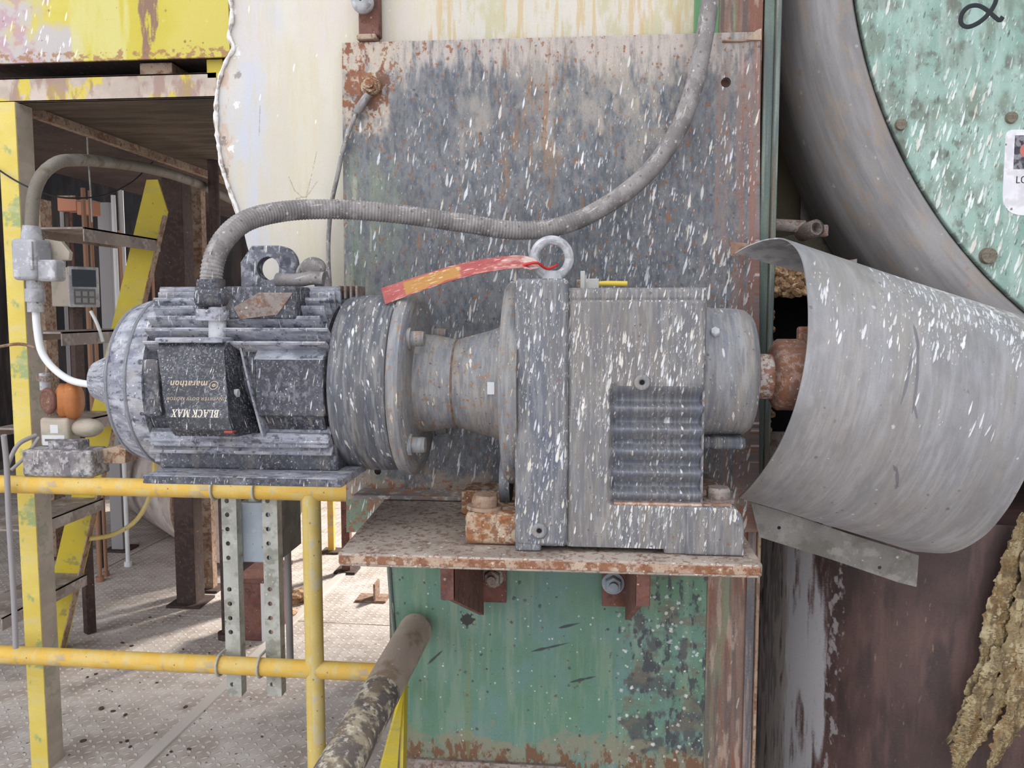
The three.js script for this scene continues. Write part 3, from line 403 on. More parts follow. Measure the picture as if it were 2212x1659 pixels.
{ // bonding wire from the rusty bolt
  const p = (a, b, z) => at(a, b, z), t = thing('bonding_cable', 'thin grey bonding wire hanging from the rusty bolt on the plate', 'cable', at(710, 600, 0.02));
  part(t, 'wire', tube([p(772, 240, 0.016), p(757, 275, 0.016), p(742, 320, 0.014), p(729, 380, 0.01), p(718, 430, 0.0), p(711, 490, -0.015), p(709, 550, -0.018), p(712, 612, -0.018), p(716, 680, -0.018)], 0.0052, 10), M.hose);
  part(t, 'ferrule', tube([p(796, 205, 0.02), p(784, 221, 0.02), p(770, 243, 0.017)], 0.0095, 12, 10), M.hose);
  const e = new THREE.TorusGeometry(0.014, 0.006, 8, 24); e.translate(at(802, 190, 0.026).x, at(802, 190, 0).y, 0.012); part(t, 'eyelet', e, M.rust);
}
{ // column of I-section behind and beside the plate, with a green angle iron along its edge
  const a0 = at(1514, 40, -0.03), a1 = at(1648, 40, -0.03);
  struct('column', merged(bx(a0.x + 0.04, a1.x, -0.02, 3.2, -0.075, -0.026), bx(a0.x + 0.1, a0.x + 0.115, -0.02, 3.2, -0.3, -0.07)), M.column, 'rusty brown steel column behind the plate edge');
  struct('trim_1', bx(at(1500, 40, -0.03).x, at(1556, 40, -0.03).x, 1.6, 3.2, -0.07, -0.03), flat(92, 140, 98, 0.6), 'green edge strip of the casing above the plate');
  const SY0 = 1.13, b0 = at(1646, 300, -0.01), b1 = at(1681, 300, -0.01);
  const t = thing('angle_iron', 'upright green angle iron with a rusty lip running along the plate edge', 'steel angle', V((b0.x + b1.x) / 2, -0.02, -0.03));
  part(t, 'flange', bx(b0.x + 0.001, b1.x - 0.012, SY0, 3.2, -0.028, -0.016, 0.003), M.angleGreen);
  part(t, 'lip', bx(b1.x - 0.012, b1.x, SY0, 3.2, -0.075, -0.004, 0.003), M.angleGreen);
  part(t, 'lower_flange', bx(b0.x - 0.008, b1.x - 0.022, 0, SY0, -0.028, -0.016, 0.003), M.lowerFlange, 'bare grey brown lower length'); part(t, 'lower_lip', bx(b1.x - 0.022, b1.x - 0.014, 0, SY0, -0.075, -0.006, 0.003), M.tanPost);
}
{ // lower green panel with its slanting side edge, a foot ledge and a weld
  const z = -0.03, pts = [at(836, 1180, z), at(1560, 1180, z), at(1620, 1180, z), at(1612, 1700, z), at(878, 1700, z), at(874, 1640, z)];
  const g = extr(pts, z, z - 0.02, [], 0.002); uvShift(g, GP0.x, GP0.y);
  const t = thing('green_panel', 'worn green painted steel panel under the motor shelf, rusty along its foot', 'steel panel', at(1240, 1700, z - 0.02));
  part(t, 'panel', g, M.greenPanel);
  const e = poly(z, 838, 1190, 846, 1300, 858, 1440, 872, 1620); part(t, 'side_lip', tube(e, 0.006, 8, 40), M.angleGreen);
  part(t, 'foot_ledge', bx(at(872, 1650, z).x, at(1225, 1650, z).x, at(1000, 1690, z).y, at(1000, 1640, z).y, z - 0.004, z + 0.012, 0.003), M.dusty);
}
{ // opening with a torn packing beside the angle iron, where the shaft goes in
  const z = -0.13, L = at(1640, 700, z).x, hx0 = at(1668, 700, z).x, hx1 = at(1800, 700, z).x, hy1 = at(1700, 632, z).y, hy0 = at(1700, 935, z).y;
  const g = extr([V(L, at(1700, 1080, z).y, 0), V(hx1 + 0.05, at(1700, 1080, z).y, 0), V(hx1 + 0.05, at(1700, 560, z).y, 0), V(L, at(1700, 590, z).y, 0)], z, z - 0.02, [[V(hx0, hy0), V(hx0, hy1), V(hx1, hy1), V(hx1, hy0)]]);
  const t = thing('shaft_opening', 'dusty steel plate with a dark square opening where the drive shaft enters', 'steel plate', V(L + 0.1, at(1700, 1080, z).y, z));
  part(t, 'plate', g, M.dusty);
  part(t, 'recess', merged(bx(hx0 - 0.004, hx1 + 0.05, hy0 - 0.02, hy1 + 0.02, z - 0.2, z - 0.18), bx(hx0 - 0.012, hx0 - 0.004, hy0 - 0.05, hy1 + 0.05, z - 0.2, z - 0.02), bx(hx0 - 0.012, hx1 + 0.05, hy1 + 0.02, hy1 + 0.04, z - 0.2, z - 0.02), bx(hx1 + 0.02, hx1 + 0.04, hy0, hy1 + 0.04, z - 0.2, z - 0.02), bx(hx0 - 0.012, hx1 + 0.05, hy0 - 0.04, hy0 - 0.02, z - 0.2, z - 0.02)), flat(30, 28, 30, 0.9));
  const gs = [], r = rng(77); for (let k = 0; k < 170; k++) { const q = at(1645 + r() * 125, 570 + r() * 64, z), s = 0.006 + r() * 0.009, o = new THREE.IcosahedronGeometry(s, 1), p = o.attributes.position; for (let i = 0; i < p.count; i++) { const f = 0.75 + 0.5 * hash(Math.round(p.getX(i) * 4000), Math.round(p.getY(i) * 4000), k); p.setXYZ(i, p.getX(i) * f, p.getY(i) * f, p.getZ(i) * f); } o.computeVertexNormals(); o.translate(q.x, q.y, z + 0.002 + r() * 0.018); gs.push(uvBox(o)); }
  for (let k = 0; k < 60; k++) { const q = at(1648 + r() * 20, 620 + r() * 330, z), o = new THREE.IcosahedronGeometry(0.004 + r() * 0.005, 1); o.translate(q.x, q.y, z + 0.003); gs.push(uvBox(o)); }
  const f = part(t, 'foam_packing', merged(...gs), M.foam, 'crumbling brown foam packing'); f.userData.kind = 'stuff';
}
{ // walls beyond the angle iron: an ochre tank side, a grey plate, an olive gusset, a stub of pipe
  const c = at(1752, 300, -0.86), g = new THREE.CylinderGeometry(0.30, 0.30, 1.75, 48, 1, true); const uv = g.attributes.uv; for (let k = 0; k < uv.count; k++) uv.setXY(k, uv.getX(k) * 1.9, uv.getY(k) * 1.75); g.translate(c.x, 2.33, c.z); struct('wall_ochre', g, M.ochreWall, 'ochre stained round casing beside the angle iron');
  const z = -0.46, t = solo('grey_plate', extr([...poly(z, 1735, 140, 1800, 140, 1860, 300, 1960, 470, 1960, 540, 1728, 540)], z, z - 0.012), M.greyWall, 'tall grey plate showing between the angle iron and the drum rim', 'steel plate');
  const z2 = -0.41; solo('olive_gusset', extr(poly(z2, 1690, 512, 1740, 500, 1790, 478, 1850, 430, 1990, 560, 2120, 700, 1990, 760, 1690, 700), z2, z2 - 0.012, [], 0.001), M.oliveWall, 'olive brown gusset plate above the bent guard', 'steel plate');
  const q = thing('pipe_stub', 'short dusty pipe stub with an open end above the bent guard', 'pipe', at(1745, 500, -0.17)), a = at(1672, 486, -0.17), b = at(1738, 490, -0.17);
  part(q, 'pipe', tube([a, b], 0.0155, 16, 4), M.dusty);
  const l = new THREE.LatheGeometry([new THREE.Vector2(0.009, -0.03), new THREE.Vector2(0.009, 0.03), new THREE.Vector2(0.021, 0.03), new THREE.Vector2(0.021, -0.03), new THREE.Vector2(0.009, -0.03)], 24); l.rotateX(Math.PI / 2 - 0.1); l.rotateY(0.35); l.translate(at(1748, 498, -0.15).x, at(1748, 498, -0.15).y, -0.15); part(q, 'bushing', l, M.dusty);
  part(q, 'arm', bx(at(1756, 500, -0.16).x, at(1788, 500, -0.16).x, at(1770, 512, -0.16).y, at(1770, 486, -0.16).y, -0.18, -0.15, 0.004), M.dusty);
}
// ================================================================ DRUM
{
  const z = -0.06, A = at(1851, 0, z), B = at(1960, 345, z), C = at(2205, 660, z);
  const d = 2 * (A.x * (B.y - C.y) + B.x * (C.y - A.y) + C.x * (A.y - B.y)), a2 = A.x * A.x + A.y * A.y, b2 = B.x * B.x + B.y * B.y, c2 = C.x * C.x + C.y * C.y;
  const cx = (a2 * (B.y - C.y) + b2 * (C.y - A.y) + c2 * (A.y - B.y)) / d, cy = (a2 * (C.x - B.x) + b2 * (A.x - C.x) + c2 * (B.x - A.x)) / d, r = Math.hypot(A.x - cx, A.y - cy);
  const t = thing('drum', 'large round drum end, sea green face with white lime runs and a grey rim', 'drum', V(cx, cy - r, z - 0.3));
  const turn = (pts, seg) => { const g = new THREE.LatheGeometry(pts.map((p) => new THREE.Vector2(p[0], p[1])), seg); g.rotateX(Math.PI / 2); g.translate(cx, cy, 0); return g; };
  const face = turn([[r, z - 0.02], [r, z - 0.004], [r - 0.004, z], [0.02, z]], 160); const uv = face.attributes.uv, p = face.attributes.position; for (let k = 0; k < uv.count; k++) uv.setXY(k, p.getX(k), p.getY(k)); part(t, 'face', face, M.drum);
  const w = 0.15, prof = [[r + 0.006, z - 0.05], [r + 0.006, z - 0.008], [r + 0.012, z + 0.002], [r + 0.03, z + 0.004], [r + 0.055, z + 0.002], [r + 0.085, z - 0.012], [r + 0.12, z - 0.045], [r + w, z - 0.11], [r + w + 0.006, z - 0.15], [r + w + 0.006, z - 0.32]];
  const rim = turn(prof, 200), u2 = rim.attributes.uv; const acc = [0]; for (let k = 1; k < prof.length; k++) acc.push(acc[k - 1] + Math.hypot(prof[k][0] - prof[k - 1][0], prof[k][1] - prof[k - 1][1])); for (let k = 0; k < u2.count; k++) u2.setXY(k, Math.floor(k / prof.length) / 200 * 2 * Math.PI * r, acc[k % prof.length]);
  part(t, 'rim', toCreasedNormals(rim, 0.9), M.rim, 'grey rounded rim');
  for (const [a, b, s] of [[1945, 270, 0.7], [2132, 553, 1], [2183, 255, 0.7]]) { const q = at(a, b, z); const g = new THREE.CylinderGeometry(0.017 * s, 0.019 * s, 0.016 * s, 20); g.rotateX(Math.PI / 2); g.translate(q.x, q.y, z + 0.006 * s); part(t, 'stud', g, M.oliveWall); }
  // the handwritten figure in dark paint
  const num = [[2145, -40], [2152, -16], [2150, 5], [2135, 30], [2112, 50], [2088, 58], [2076, 50], [2078, 30], [2092, 15], [2112, 12], [2132, 22], [2148, 36], [2160, 44], [2166, 36]].map(([a, b]) => at(a, b, z)), c = new THREE.CatmullRomCurve3(num), g = new THREE.TubeGeometry(c, 90, 0.0048, 8); g.translate(0, 0, -z); g.scale(1, 1, 0.12); g.translate(0, 0, z + 0.0004); part(t, 'painted_number', g, M.ink, 'handwritten dark figure two');
  // round-cornered sticker with a dark square and the letters LO
  const st = thing('safety_sticker', 'white rounded sticker with a dark square and black letters on the green drum', 'sticker', at(2240, 458, z)), s0 = at(2163, 466, z), s1 = at(2320, 278, z), sw = s1.x - s0.x, sh = s1.y - s0.y, S = new THREE.Shape(), rr = 0.05, rt = 0.016;
  S.moveTo(s0.x + rr, s0.y); S.lineTo(s1.x - rr, s0.y); S.quadraticCurveTo(s1.x, s0.y, s1.x, s0.y + rr); S.lineTo(s1.x, s1.y - rt); S.quadraticCurveTo(s1.x, s1.y, s1.x - rt, s1.y); S.lineTo(s0.x + rt, s1.y); S.quadraticCurveTo(s0.x, s1.y, s0.x, s1.y - rt); S.lineTo(s0.x, s0.y + rr); S.quadraticCurveTo(s0.x, s0.y, s0.x + rr, s0.y);
  const sg = new THREE.ExtrudeGeometry(S, { depth: 0.0016, bevelEnabled: false }); sg.translate(0, 0, z); part(st, 'label_sheet', sg, weathered(202, [216, 214, 222], [228, 226, 232], [[[200, 196, 200], 6, 6, 0.6]], { m: 0.2, spots: 14 }));
  const k0 = at(2188, 366, z), k1 = at(2280, 291, z); part(st, 'dark_square', bx(k0.x, k1.x, k0.y, k1.y, z, z + 0.0022, 0.0004), weathered(203, [52, 50, 58], [70, 68, 76], [[[170, 168, 172], 10, 8, 0.58]], { m: 0.1 }), 'dark square of the sticker');
  const dot = new THREE.CylinderGeometry(0.017, 0.017, 0.0006, 24); dot.rotateX(Math.PI / 2); dot.translate(at(2219, 325, z).x, at(2219, 325, z).y, z + 0.0024); part(st, 'printed_disc', dot, flat(186, 110, 100, 0.6), 'reddish printed disc');
  const font = await new FontLoader().loadAsync('fonts/droid/droid_sans_regular.typeface.json'), tg = new TextGeometry('LO', { font, size: 0.0155, depth: 0.0006, curveSegments: 6 }), tp = at(2192, 396, z); tg.translate(tp.x, tp.y, z + 0.0016); part(st, 'lettering', tg, M.ink, 'black printed letters');
}
// ================================================================ SHELF
const SY = 1.150;                                       // height of the shelf's top
{
  const z1 = 0.5, xl = -0.458, xr = 0.302, xb = -0.484;
  const t = thing('motor_shelf', 'rusty dusty steel shelf carrying the gear reducer', 'shelf', V(-0.08, SY - 0.2, 0));
  const s = new THREE.Shape([[xl + 0.006, -z1], [xr - 0.008, -z1], [xr, -z1 + 0.01], [0.31, 0], [xb, 0], [xl, -z1 + 0.01]].map((p) => new THREE.Vector2(...p)));
  const g = new THREE.ExtrudeGeometry(s, { depth: 0.016, bevelEnabled: true, bevelSize: 0.004, bevelOffset: -0.004, bevelThickness: 0.004, bevelSegments: 3 }); g.rotateX(-Math.PI / 2); g.scale(1, 1, 1); g.translate(0, SY - 0.02, 0);
  part(t, 'shelf_plate', uvBox(g), M.shelf);
  part(t, 'front_edge', bx(xl + 0.004, xr - 0.004, SY - 0.0195, SY - 0.003, z1 - 0.004, z1 + 0.0012, 0.003), M.edge, 'rusty front edge');
  part(t, 'wall_ledge', bx(at(768, 1050, 0.05).x, at(1085, 1050, 0.05).x, SY + 0.002, SY + 0.012, 0.001, 0.075, 0.003), M.ledge);
  for (const s of [0, 1]) {                             // two gussets of angle iron, each with a bolted tab
    const x = s ? at(1358, 1260, 0.02).x : at(1036, 1260, 0.02).x, k = s ? -1 : 1, yb = at(1030, 1332, 0).y, yf = at(930, 1292, 0.42).y;
    const pr = [V(0, SY - 0.022), V(0.44, SY - 0.022), V(0.44, yf), V(0.0, yb)].map((p) => V(p.x, p.y)), w = extr(pr, 0.006, -0.006, [], 0.001); w.rotateY(-Math.PI / 2); w.translate(x, 0, -0.012);
    const gu = part(t, 'gusset', uvBox(w), M.redOxide, 'red oxide gusset under the shelf');
    const fl = bx(x - 0.006 - (s ? 0 : 0.014), x + 0.006 + (s ? 0.014 : 0), yf, SY - 0.022, 0.416, 0.429, 0.002); part(gu, 'flange', fl, M.redOxide);
    const tx = x + k * 0.033; part(gu, 'tab', bx(x, x + k * 0.062, at(1060, 1302, 0).y, SY - 0.022, -0.012, -0.001, 0.002), M.redOxide);
    const bq = at(s ? 1325 : 1062, s ? 1266 : 1252, 0.02); part(gu, 'bolt', merged(hexBolt(V(bq.x, bq.y, -0.001), 0.021, 0.02), cyl(V(bq.x, bq.y, 0.01), V(bq.x, bq.y, 0.032), 0.0105, 16)), s ? M.boxGrey : M.dusty, 'hex bolt');
  }
}
// ================================================================ GEAR REDUCER
const AY = 1.444, AZ = 0.28;                             // the motor's centre line
const XZ = (px, z) => at(px, 829, z).x, gy = (py, z = 0.455) => at(1300, py, z).y;
const gearX0 = XZ(1112, 0.455), gearX1 = XZ(1213, 0.455), gearX2 = XZ(1525, 0.45), footX = XZ(1615, 0.45);
{
  const t = thing('gear_reducer', 'grey cast gear reducer splashed with white lime, bolted to the shelf', 'gearbox', V(0.04, SY, AZ));
  const yTop = at(1160, 603, 0.42).y, yTop2 = at(1400, 622, 0.42).y;
  // the front slab (input end), with softened vertical edges
  part(t, 'front_slab', bx(gearX0, gearX1 + 0.012, SY + 0.010, yTop, 0.10, 0.458, 0.009), M.gearBlue); part(t, 'base_pad', bx(gearX0 + 0.001, XZ(1170, 0.455), SY + 0.0005, SY + 0.03, 0.11, 0.4565, 0.004), M.gearBlue);
  // main housing: a box whose front is sculpted with the ribbed recess
  const x0 = gearX1 + 0.008, x1 = gearX2, y0 = SY + 0.010, y1 = yTop2, zf = 0.45, zb = 0.105, nx = 150, ny = 210, P = new THREE.PlaneGeometry(x1 - x0, y1 - y0, nx, ny), pp = P.attributes.position; P.translate((x0 + x1) / 2, (y0 + y1) / 2, zf);
  const rx0 = XZ(1322, 0.45), rx1 = x1 + 0.02, ry1 = gy(834), ry0 = gy(1089), gap = gy(0) - gy(51);
  for (let k = 0; k < pp.count; k++) {
    const x = pp.getX(k), y = pp.getY(k); let z = zf;
    const e = Math.min(x - x0, y < gy(1092) ? 1 : x1 - x, y1 - y); z -= 0.010 * (1 - Math.sqrt(Math.max(0, 1 - Math.pow(Math.max(0, 1 - e / 0.010), 2))));
    const inX = sm(rx0 - 0.006, rx0 + 0.012, x), inY = sm(ry0 - 0.004, ry0 + 0.004, y) * sm(ry1 + 0.006, ry1 - 0.006, y);
    const ph = ((ry1 - y) / gap), f = ph - Math.floor(ph);                    // rounded ribs, sharp above and sloping below
    const groove = f < 0.72 ? 0.5 - 0.5 * Math.cos(f / 0.72 * Math.PI) : 0.5 + 0.5 * Math.cos((f - 0.72) / 0.28 * Math.PI); z -= inX * inY * (0.003 + 0.022 * groove) + 0.006 * Math.exp(-Math.pow((x - rx0 - 0.004) / 0.006, 2)) * inY;
    z += 0.004 * sm(XZ(1330, 0.45) - 0.003, XZ(1330, 0.45) + 0.004, x) * sm(gy(1092), gy(1086), y) * 0;
    z -= 0.003 * Math.exp(-Math.pow((y - gy(648)) / 0.002, 2));               // parting line below the lid
    z -= 0.0025 * sm(XZ(1240, 0.45), XZ(1222, 0.45), x);
    pp.setZ(k, z);
  }
  P.computeVertexNormals(); const fr0 = P.toNonIndexed(), fp = fr0.attributes.position, inn = [], out = []; for (let k = 0; k < fp.count; k += 3) { const cx = (fp.getX(k) + fp.getX(k + 1) + fp.getX(k + 2)) / 3, cy = (fp.getY(k) + fp.getY(k + 1) + fp.getY(k + 2)) / 3; (cx > rx0 && cy > ry0 && cy < ry1 ? inn : out).push(k); }
  const pick = (ks) => { const g = new THREE.BufferGeometry(), a = new Float32Array(ks.length * 9), n = new Float32Array(ks.length * 9); ks.forEach((k, q) => { for (let c = 0; c < 9; c++) { a[q * 9 + c] = fp.array[k * 3 + c]; n[q * 9 + c] = fr0.attributes.normal.array[k * 3 + c]; } }); g.setAttribute('position', new THREE.BufferAttribute(a, 3)); g.setAttribute('normal', new THREE.BufferAttribute(n, 3)); return uvBox(g); };
  const fr = pick(out); part(t, 'cooling_ribs', pick(inn), M.ribs, 'bluish ribbed recess');
  part(t, 'housing', merged(fr, bx(x0, x1, y0, y1, zb, zf - 0.026, 0.004), bx(x0, x1, y1 - 0.004, y1 - 0.0005, zb, zf - 0.006, 0.0005), bx(x1 - 0.004, x1 - 0.0002, y0, y1 - 0.001, zb, zf - 0.012, 0.0001), bx(x0, x0 + 0.004, y0, y1, zb, zf - 0.008, 0.0001)), M.gear);
  // feet
  const fy = gy(1092), f0 = gearX2 - 0.03, fs = new THREE.Shape(), X = footX; fs.moveTo(f0, SY + 0.001); fs.lineTo(X, SY + 0.001); fs.lineTo(X, fy - 0.045); fs.quadraticCurveTo(X, fy - 0.004, X - 0.022, fy); fs.lineTo(f0, fy); fs.lineTo(f0, SY + 0.001);
  const fg = new THREE.ExtrudeGeometry(fs, { depth: 0.352, bevelEnabled: true, bevelSize: 0.004, bevelOffset: -0.004, bevelThickness: 0.004, bevelSegments: 3 }); fg.translate(0, 0, 0.0985); part(t, 'foot', uvBox(fg), M.gear); part(t, 'base_pad', bx(XZ(1440, 0.45), f0 + 0.01, SY + 0.0005, SY + 0.03, 0.11, 0.4498, 0.003), M.gear);
  part(t, 'dust_ledge', bx(XZ(1328, 0.45), gearX2 - 0.001, fy - 0.001, fy + 0.005, zf - 0.026, zf - 0.001, 0.003), M.pinkDust, 'pinkish dust caked on the ledge below the ribs'); part(t, 'dust_ledge', bx(gearX2, footX - 0.02, fy - 0.0005, fy + 0.002, 0.2, 0.44, 0.001), M.pinkDust);
  
  part(t, 'foot', bx(XZ(1003, 0.42), gearX0 + 0.02, SY + 0.001, at(1050, 1108, 0.42).y, 0.30, 0.425, 0.010), M.rust, 'rusty foot beside the front slab');
  part(t, 'foot', bx(XZ(1003, 0.14), gearX0 + 0.02, SY + 0.001, SY + 0.055, 0.105, 0.2, 0.008), M.rust);
  const q1 = V(XZ(1046, 0.385), at(1050, 1106, 0.42).y, 0.385); part(t, 'foot_bolt', hexBolt(q1, 0.027, 0.026, V(0.04, 1, 0)), M.tanPost, 'dust-caked hex bolt');
  const q2 = V(XZ(1557, 0.4), fy + 0.001, 0.40); part(t, 'foot_bolt', hexBolt(q2, 0.023, 0.026, V(0, 1, 0)), M.dusty, 'rusty hex bolt');
  // plugs
  for (const [a, b, z] of [[1387, 826, zf], [1165, 1146, 0.458]]) { const q = at(a, b, z), l = new THREE.LatheGeometry([[0.0045, -0.004], [0.0045, 0.003], [0.007, 0.0055], [0.0125, 0.0055], [0.0145, 0.003], [0.0145, -0.002]].map((p) => new THREE.Vector2(...p)), 28); l.rotateX(Math.PI / 2); l.translate(q.x, q.y, z); const pg = part(t, 'plug', uvBox(l.toNonIndexed()), M.hub, 'pale hollow plug'); const c = new THREE.CylinderGeometry(0.005, 0.005, 0.002, 16); c.rotateX(Math.PI / 2); c.translate(q.x, q.y, z - 0.0015 + 0.001); part(pg, 'socket', c, M.black); }
  // bearing hub on the output side
  const oy = 1.470, hx = (px) => XZ(px, AZ), k = 0.000905; part(t, 'bearing_hub', latheX([[gearX2 - 0.01, 0.134 * 1], [hx(1535), 0.126], [hx(1580), 0.125], [hx(1602), 0.122], [hx(1616), 0.112], [hx(1621), 0.100], [hx(1621), 0.03]], oy, AZ, 72), M.hub);
  const hb = at(1546, 722, 0.39); part(t, 'hub_bolt', hexBolt(V(hb.x, hb.y, 0.375), 0.009, 0.014, V(0, 0.55, 1), false), M.castGrey);
  part(t, 'drip_flange', bx(gearX2 - 0.002, hx(1600), oy - 0.142, oy - 0.118, 0.2, 0.36, 0.008), M.bell);
  // output shaft's seal ring is on the shaft; input adapter: round flange, cone, neck, motor flange
  part(t, 'input_flange', latheX([[gearX0 + 0.004, 0.07], [gearX0 + 0.004, 0.196], [gearX0 - 0.008, 0.203], [XZ(1084, 0.465), 0.203], [XZ(1077, 0.465), 0.197], [XZ(1077, 0.465), 0.10]], AY + 0.002, AZ, 80), M.adapter);
  const cone = [[XZ(1083, 0.465), 0.125], [XZ(1074, 0.40), 0.117], [XZ(1050, 0.38), 0.108], [hx(1010), 0.0945], [hx(992), 0.0895], [hx(989), 0.0875], [hx(986), 0.0895], [hx(940), 0.098], [hx(912), 0.1], [hx(902), 0.106], [hx(896), 0.13]];
  part(t, 'input_cone', latheX(cone.map((p) => p).reverse(), AY, AZ, 72), M.adapter);
  const w = new THREE.TorusGeometry(0.0885, 0.0022, 8, 72); w.rotateY(Math.PI / 2); w.translate(hx(989), AY, AZ); part(t, 'weld_seam', w, M.rust, 'rusty weld line');
  part(t, 'motor_flange', latheX([[XZ(834, 0.455), 0.10], [XZ(834, 0.455), 0.184], [XZ(838, 0.455), 0.188], [XZ(860, 0.455), 0.187], [XZ(868, 0.455), 0.178], [XZ(871, 0.455), 0.165], [XZ(870, 0.455), 0.09]], AY, AZ, 80), M.adapter);
  for (const [a, z, dy] of [[1, 0.4, 0.094], [1, 0.4, -0.108], [1, 0.16, 0.094], [1, 0.16, -0.108]]) part(t, 'flange_bolt', hexBolt(V(XZ(870, 0.455), AY + dy, z), 0.0165, 0.03, V(1, 0, 0)), M.adapter, 'hex bolt of the motor flange');
  part(t, 'sticker', bx(XZ(1053, 0.39), XZ(1069, 0.39), at(1060, 852, 0.39).y, at(1060, 825, 0.39).y, 0.38, 0.3955, 0.001), M.white, 'small blank white sticker');
  const dl = new THREE.CylinderGeometry(0.05, 0.05, 0.02, 32); dl.rotateZ(Math.PI / 2); dl.translate(hx(1096), at(1080, 1030, AZ).y, AZ + 0.02); part(t, 'lower_boss', uvBox(dl.toNonIndexed()), M.gearBlue);
  // lifting eye
  const ec = at(1192, 558, 0.33), e = new THREE.TorusGeometry(0.0345, 0.0092, 16, 48); e.rotateY(0.25); e.translate(ec.x, ec.y, ec.z); const ey = part(t, 'lifting_eye', e, M.castGrey, 'dusty cast lifting eye'); const cl = new THREE.CylinderGeometry(0.017, 0.022, 0.022, 24); cl.translate(ec.x, yTop + 0.008, ec.z); part(ey, 'collar', uvBox(cl.toNonIndexed()), M.castGrey);
  // bits on the lid
  part(t, 'lid_lug', merged(bx(XZ(1243, 0.36), XZ(1262, 0.36), yTop2 - 0.01, yTop2 + 0.018, 0.30, 0.36, 0.003)), M.dusty);
  part(t, 'lid_clip', merged(bx(XZ(1252, 0.38), XZ(1262, 0.38), yTop2, at(1256, 585, 0.38).y, 0.375, 0.379, 0.001), bx(XZ(1252, 0.38), XZ(1292, 0.38), yTop2 + 0.001, yTop2 + 0.019, 0.365, 0.370, 0.001)), M.galv, 'small bent metal clip');
}
{ const a = at(1272, 618, 0.34), b = at(1300, 613, 0.34), c = at(1355, 613, 0.34); solo('yellow_strap', tube([a, b, c], 0.0052, 10, 20), flat(206, 180, 70, 0.6), 'short yellow strap lying on the gear reducer lid', 'strap'); }
// drive shaft with its coupling
{
  const oy = 1.470, hx = (px) => XZ(px, AZ), t = thing('drive_shaft', 'pitted drive shaft running from the bearing hub under the bent guard', 'shaft', V(hx(1690), oy - 0.075, AZ));
  part(t, 'shaft', latheX([[hx(1612), 0.0], [hx(1612), 0.044], [hx(1624), 0.045], [hx(1660), 0.0445], [hx(1676), 0.047], [hx(1676), 0.0]], oy - 0.008, AZ, 48), M.shaft);
  part(t, 'coupling', latheX([[hx(1664), 0.0], [hx(1664), 0.052], [hx(1672), 0.066], [hx(1678), 0.07], [hx(1730), 0.07], [hx(1740), 0.062], [hx(1742), 0.045], [hx(1900), 0.045], [hx(1900), 0]], oy - 0.004, AZ, 48), M.coupling, 'rusty coupling hub');
  const k = at(1737, 718, 0.28); part(t, 'key', bx(k.x - 0.012, k.x + 0.02, oy + 0.055, oy + 0.09, 0.265, 0.295, 0.006), M.coupling);
}
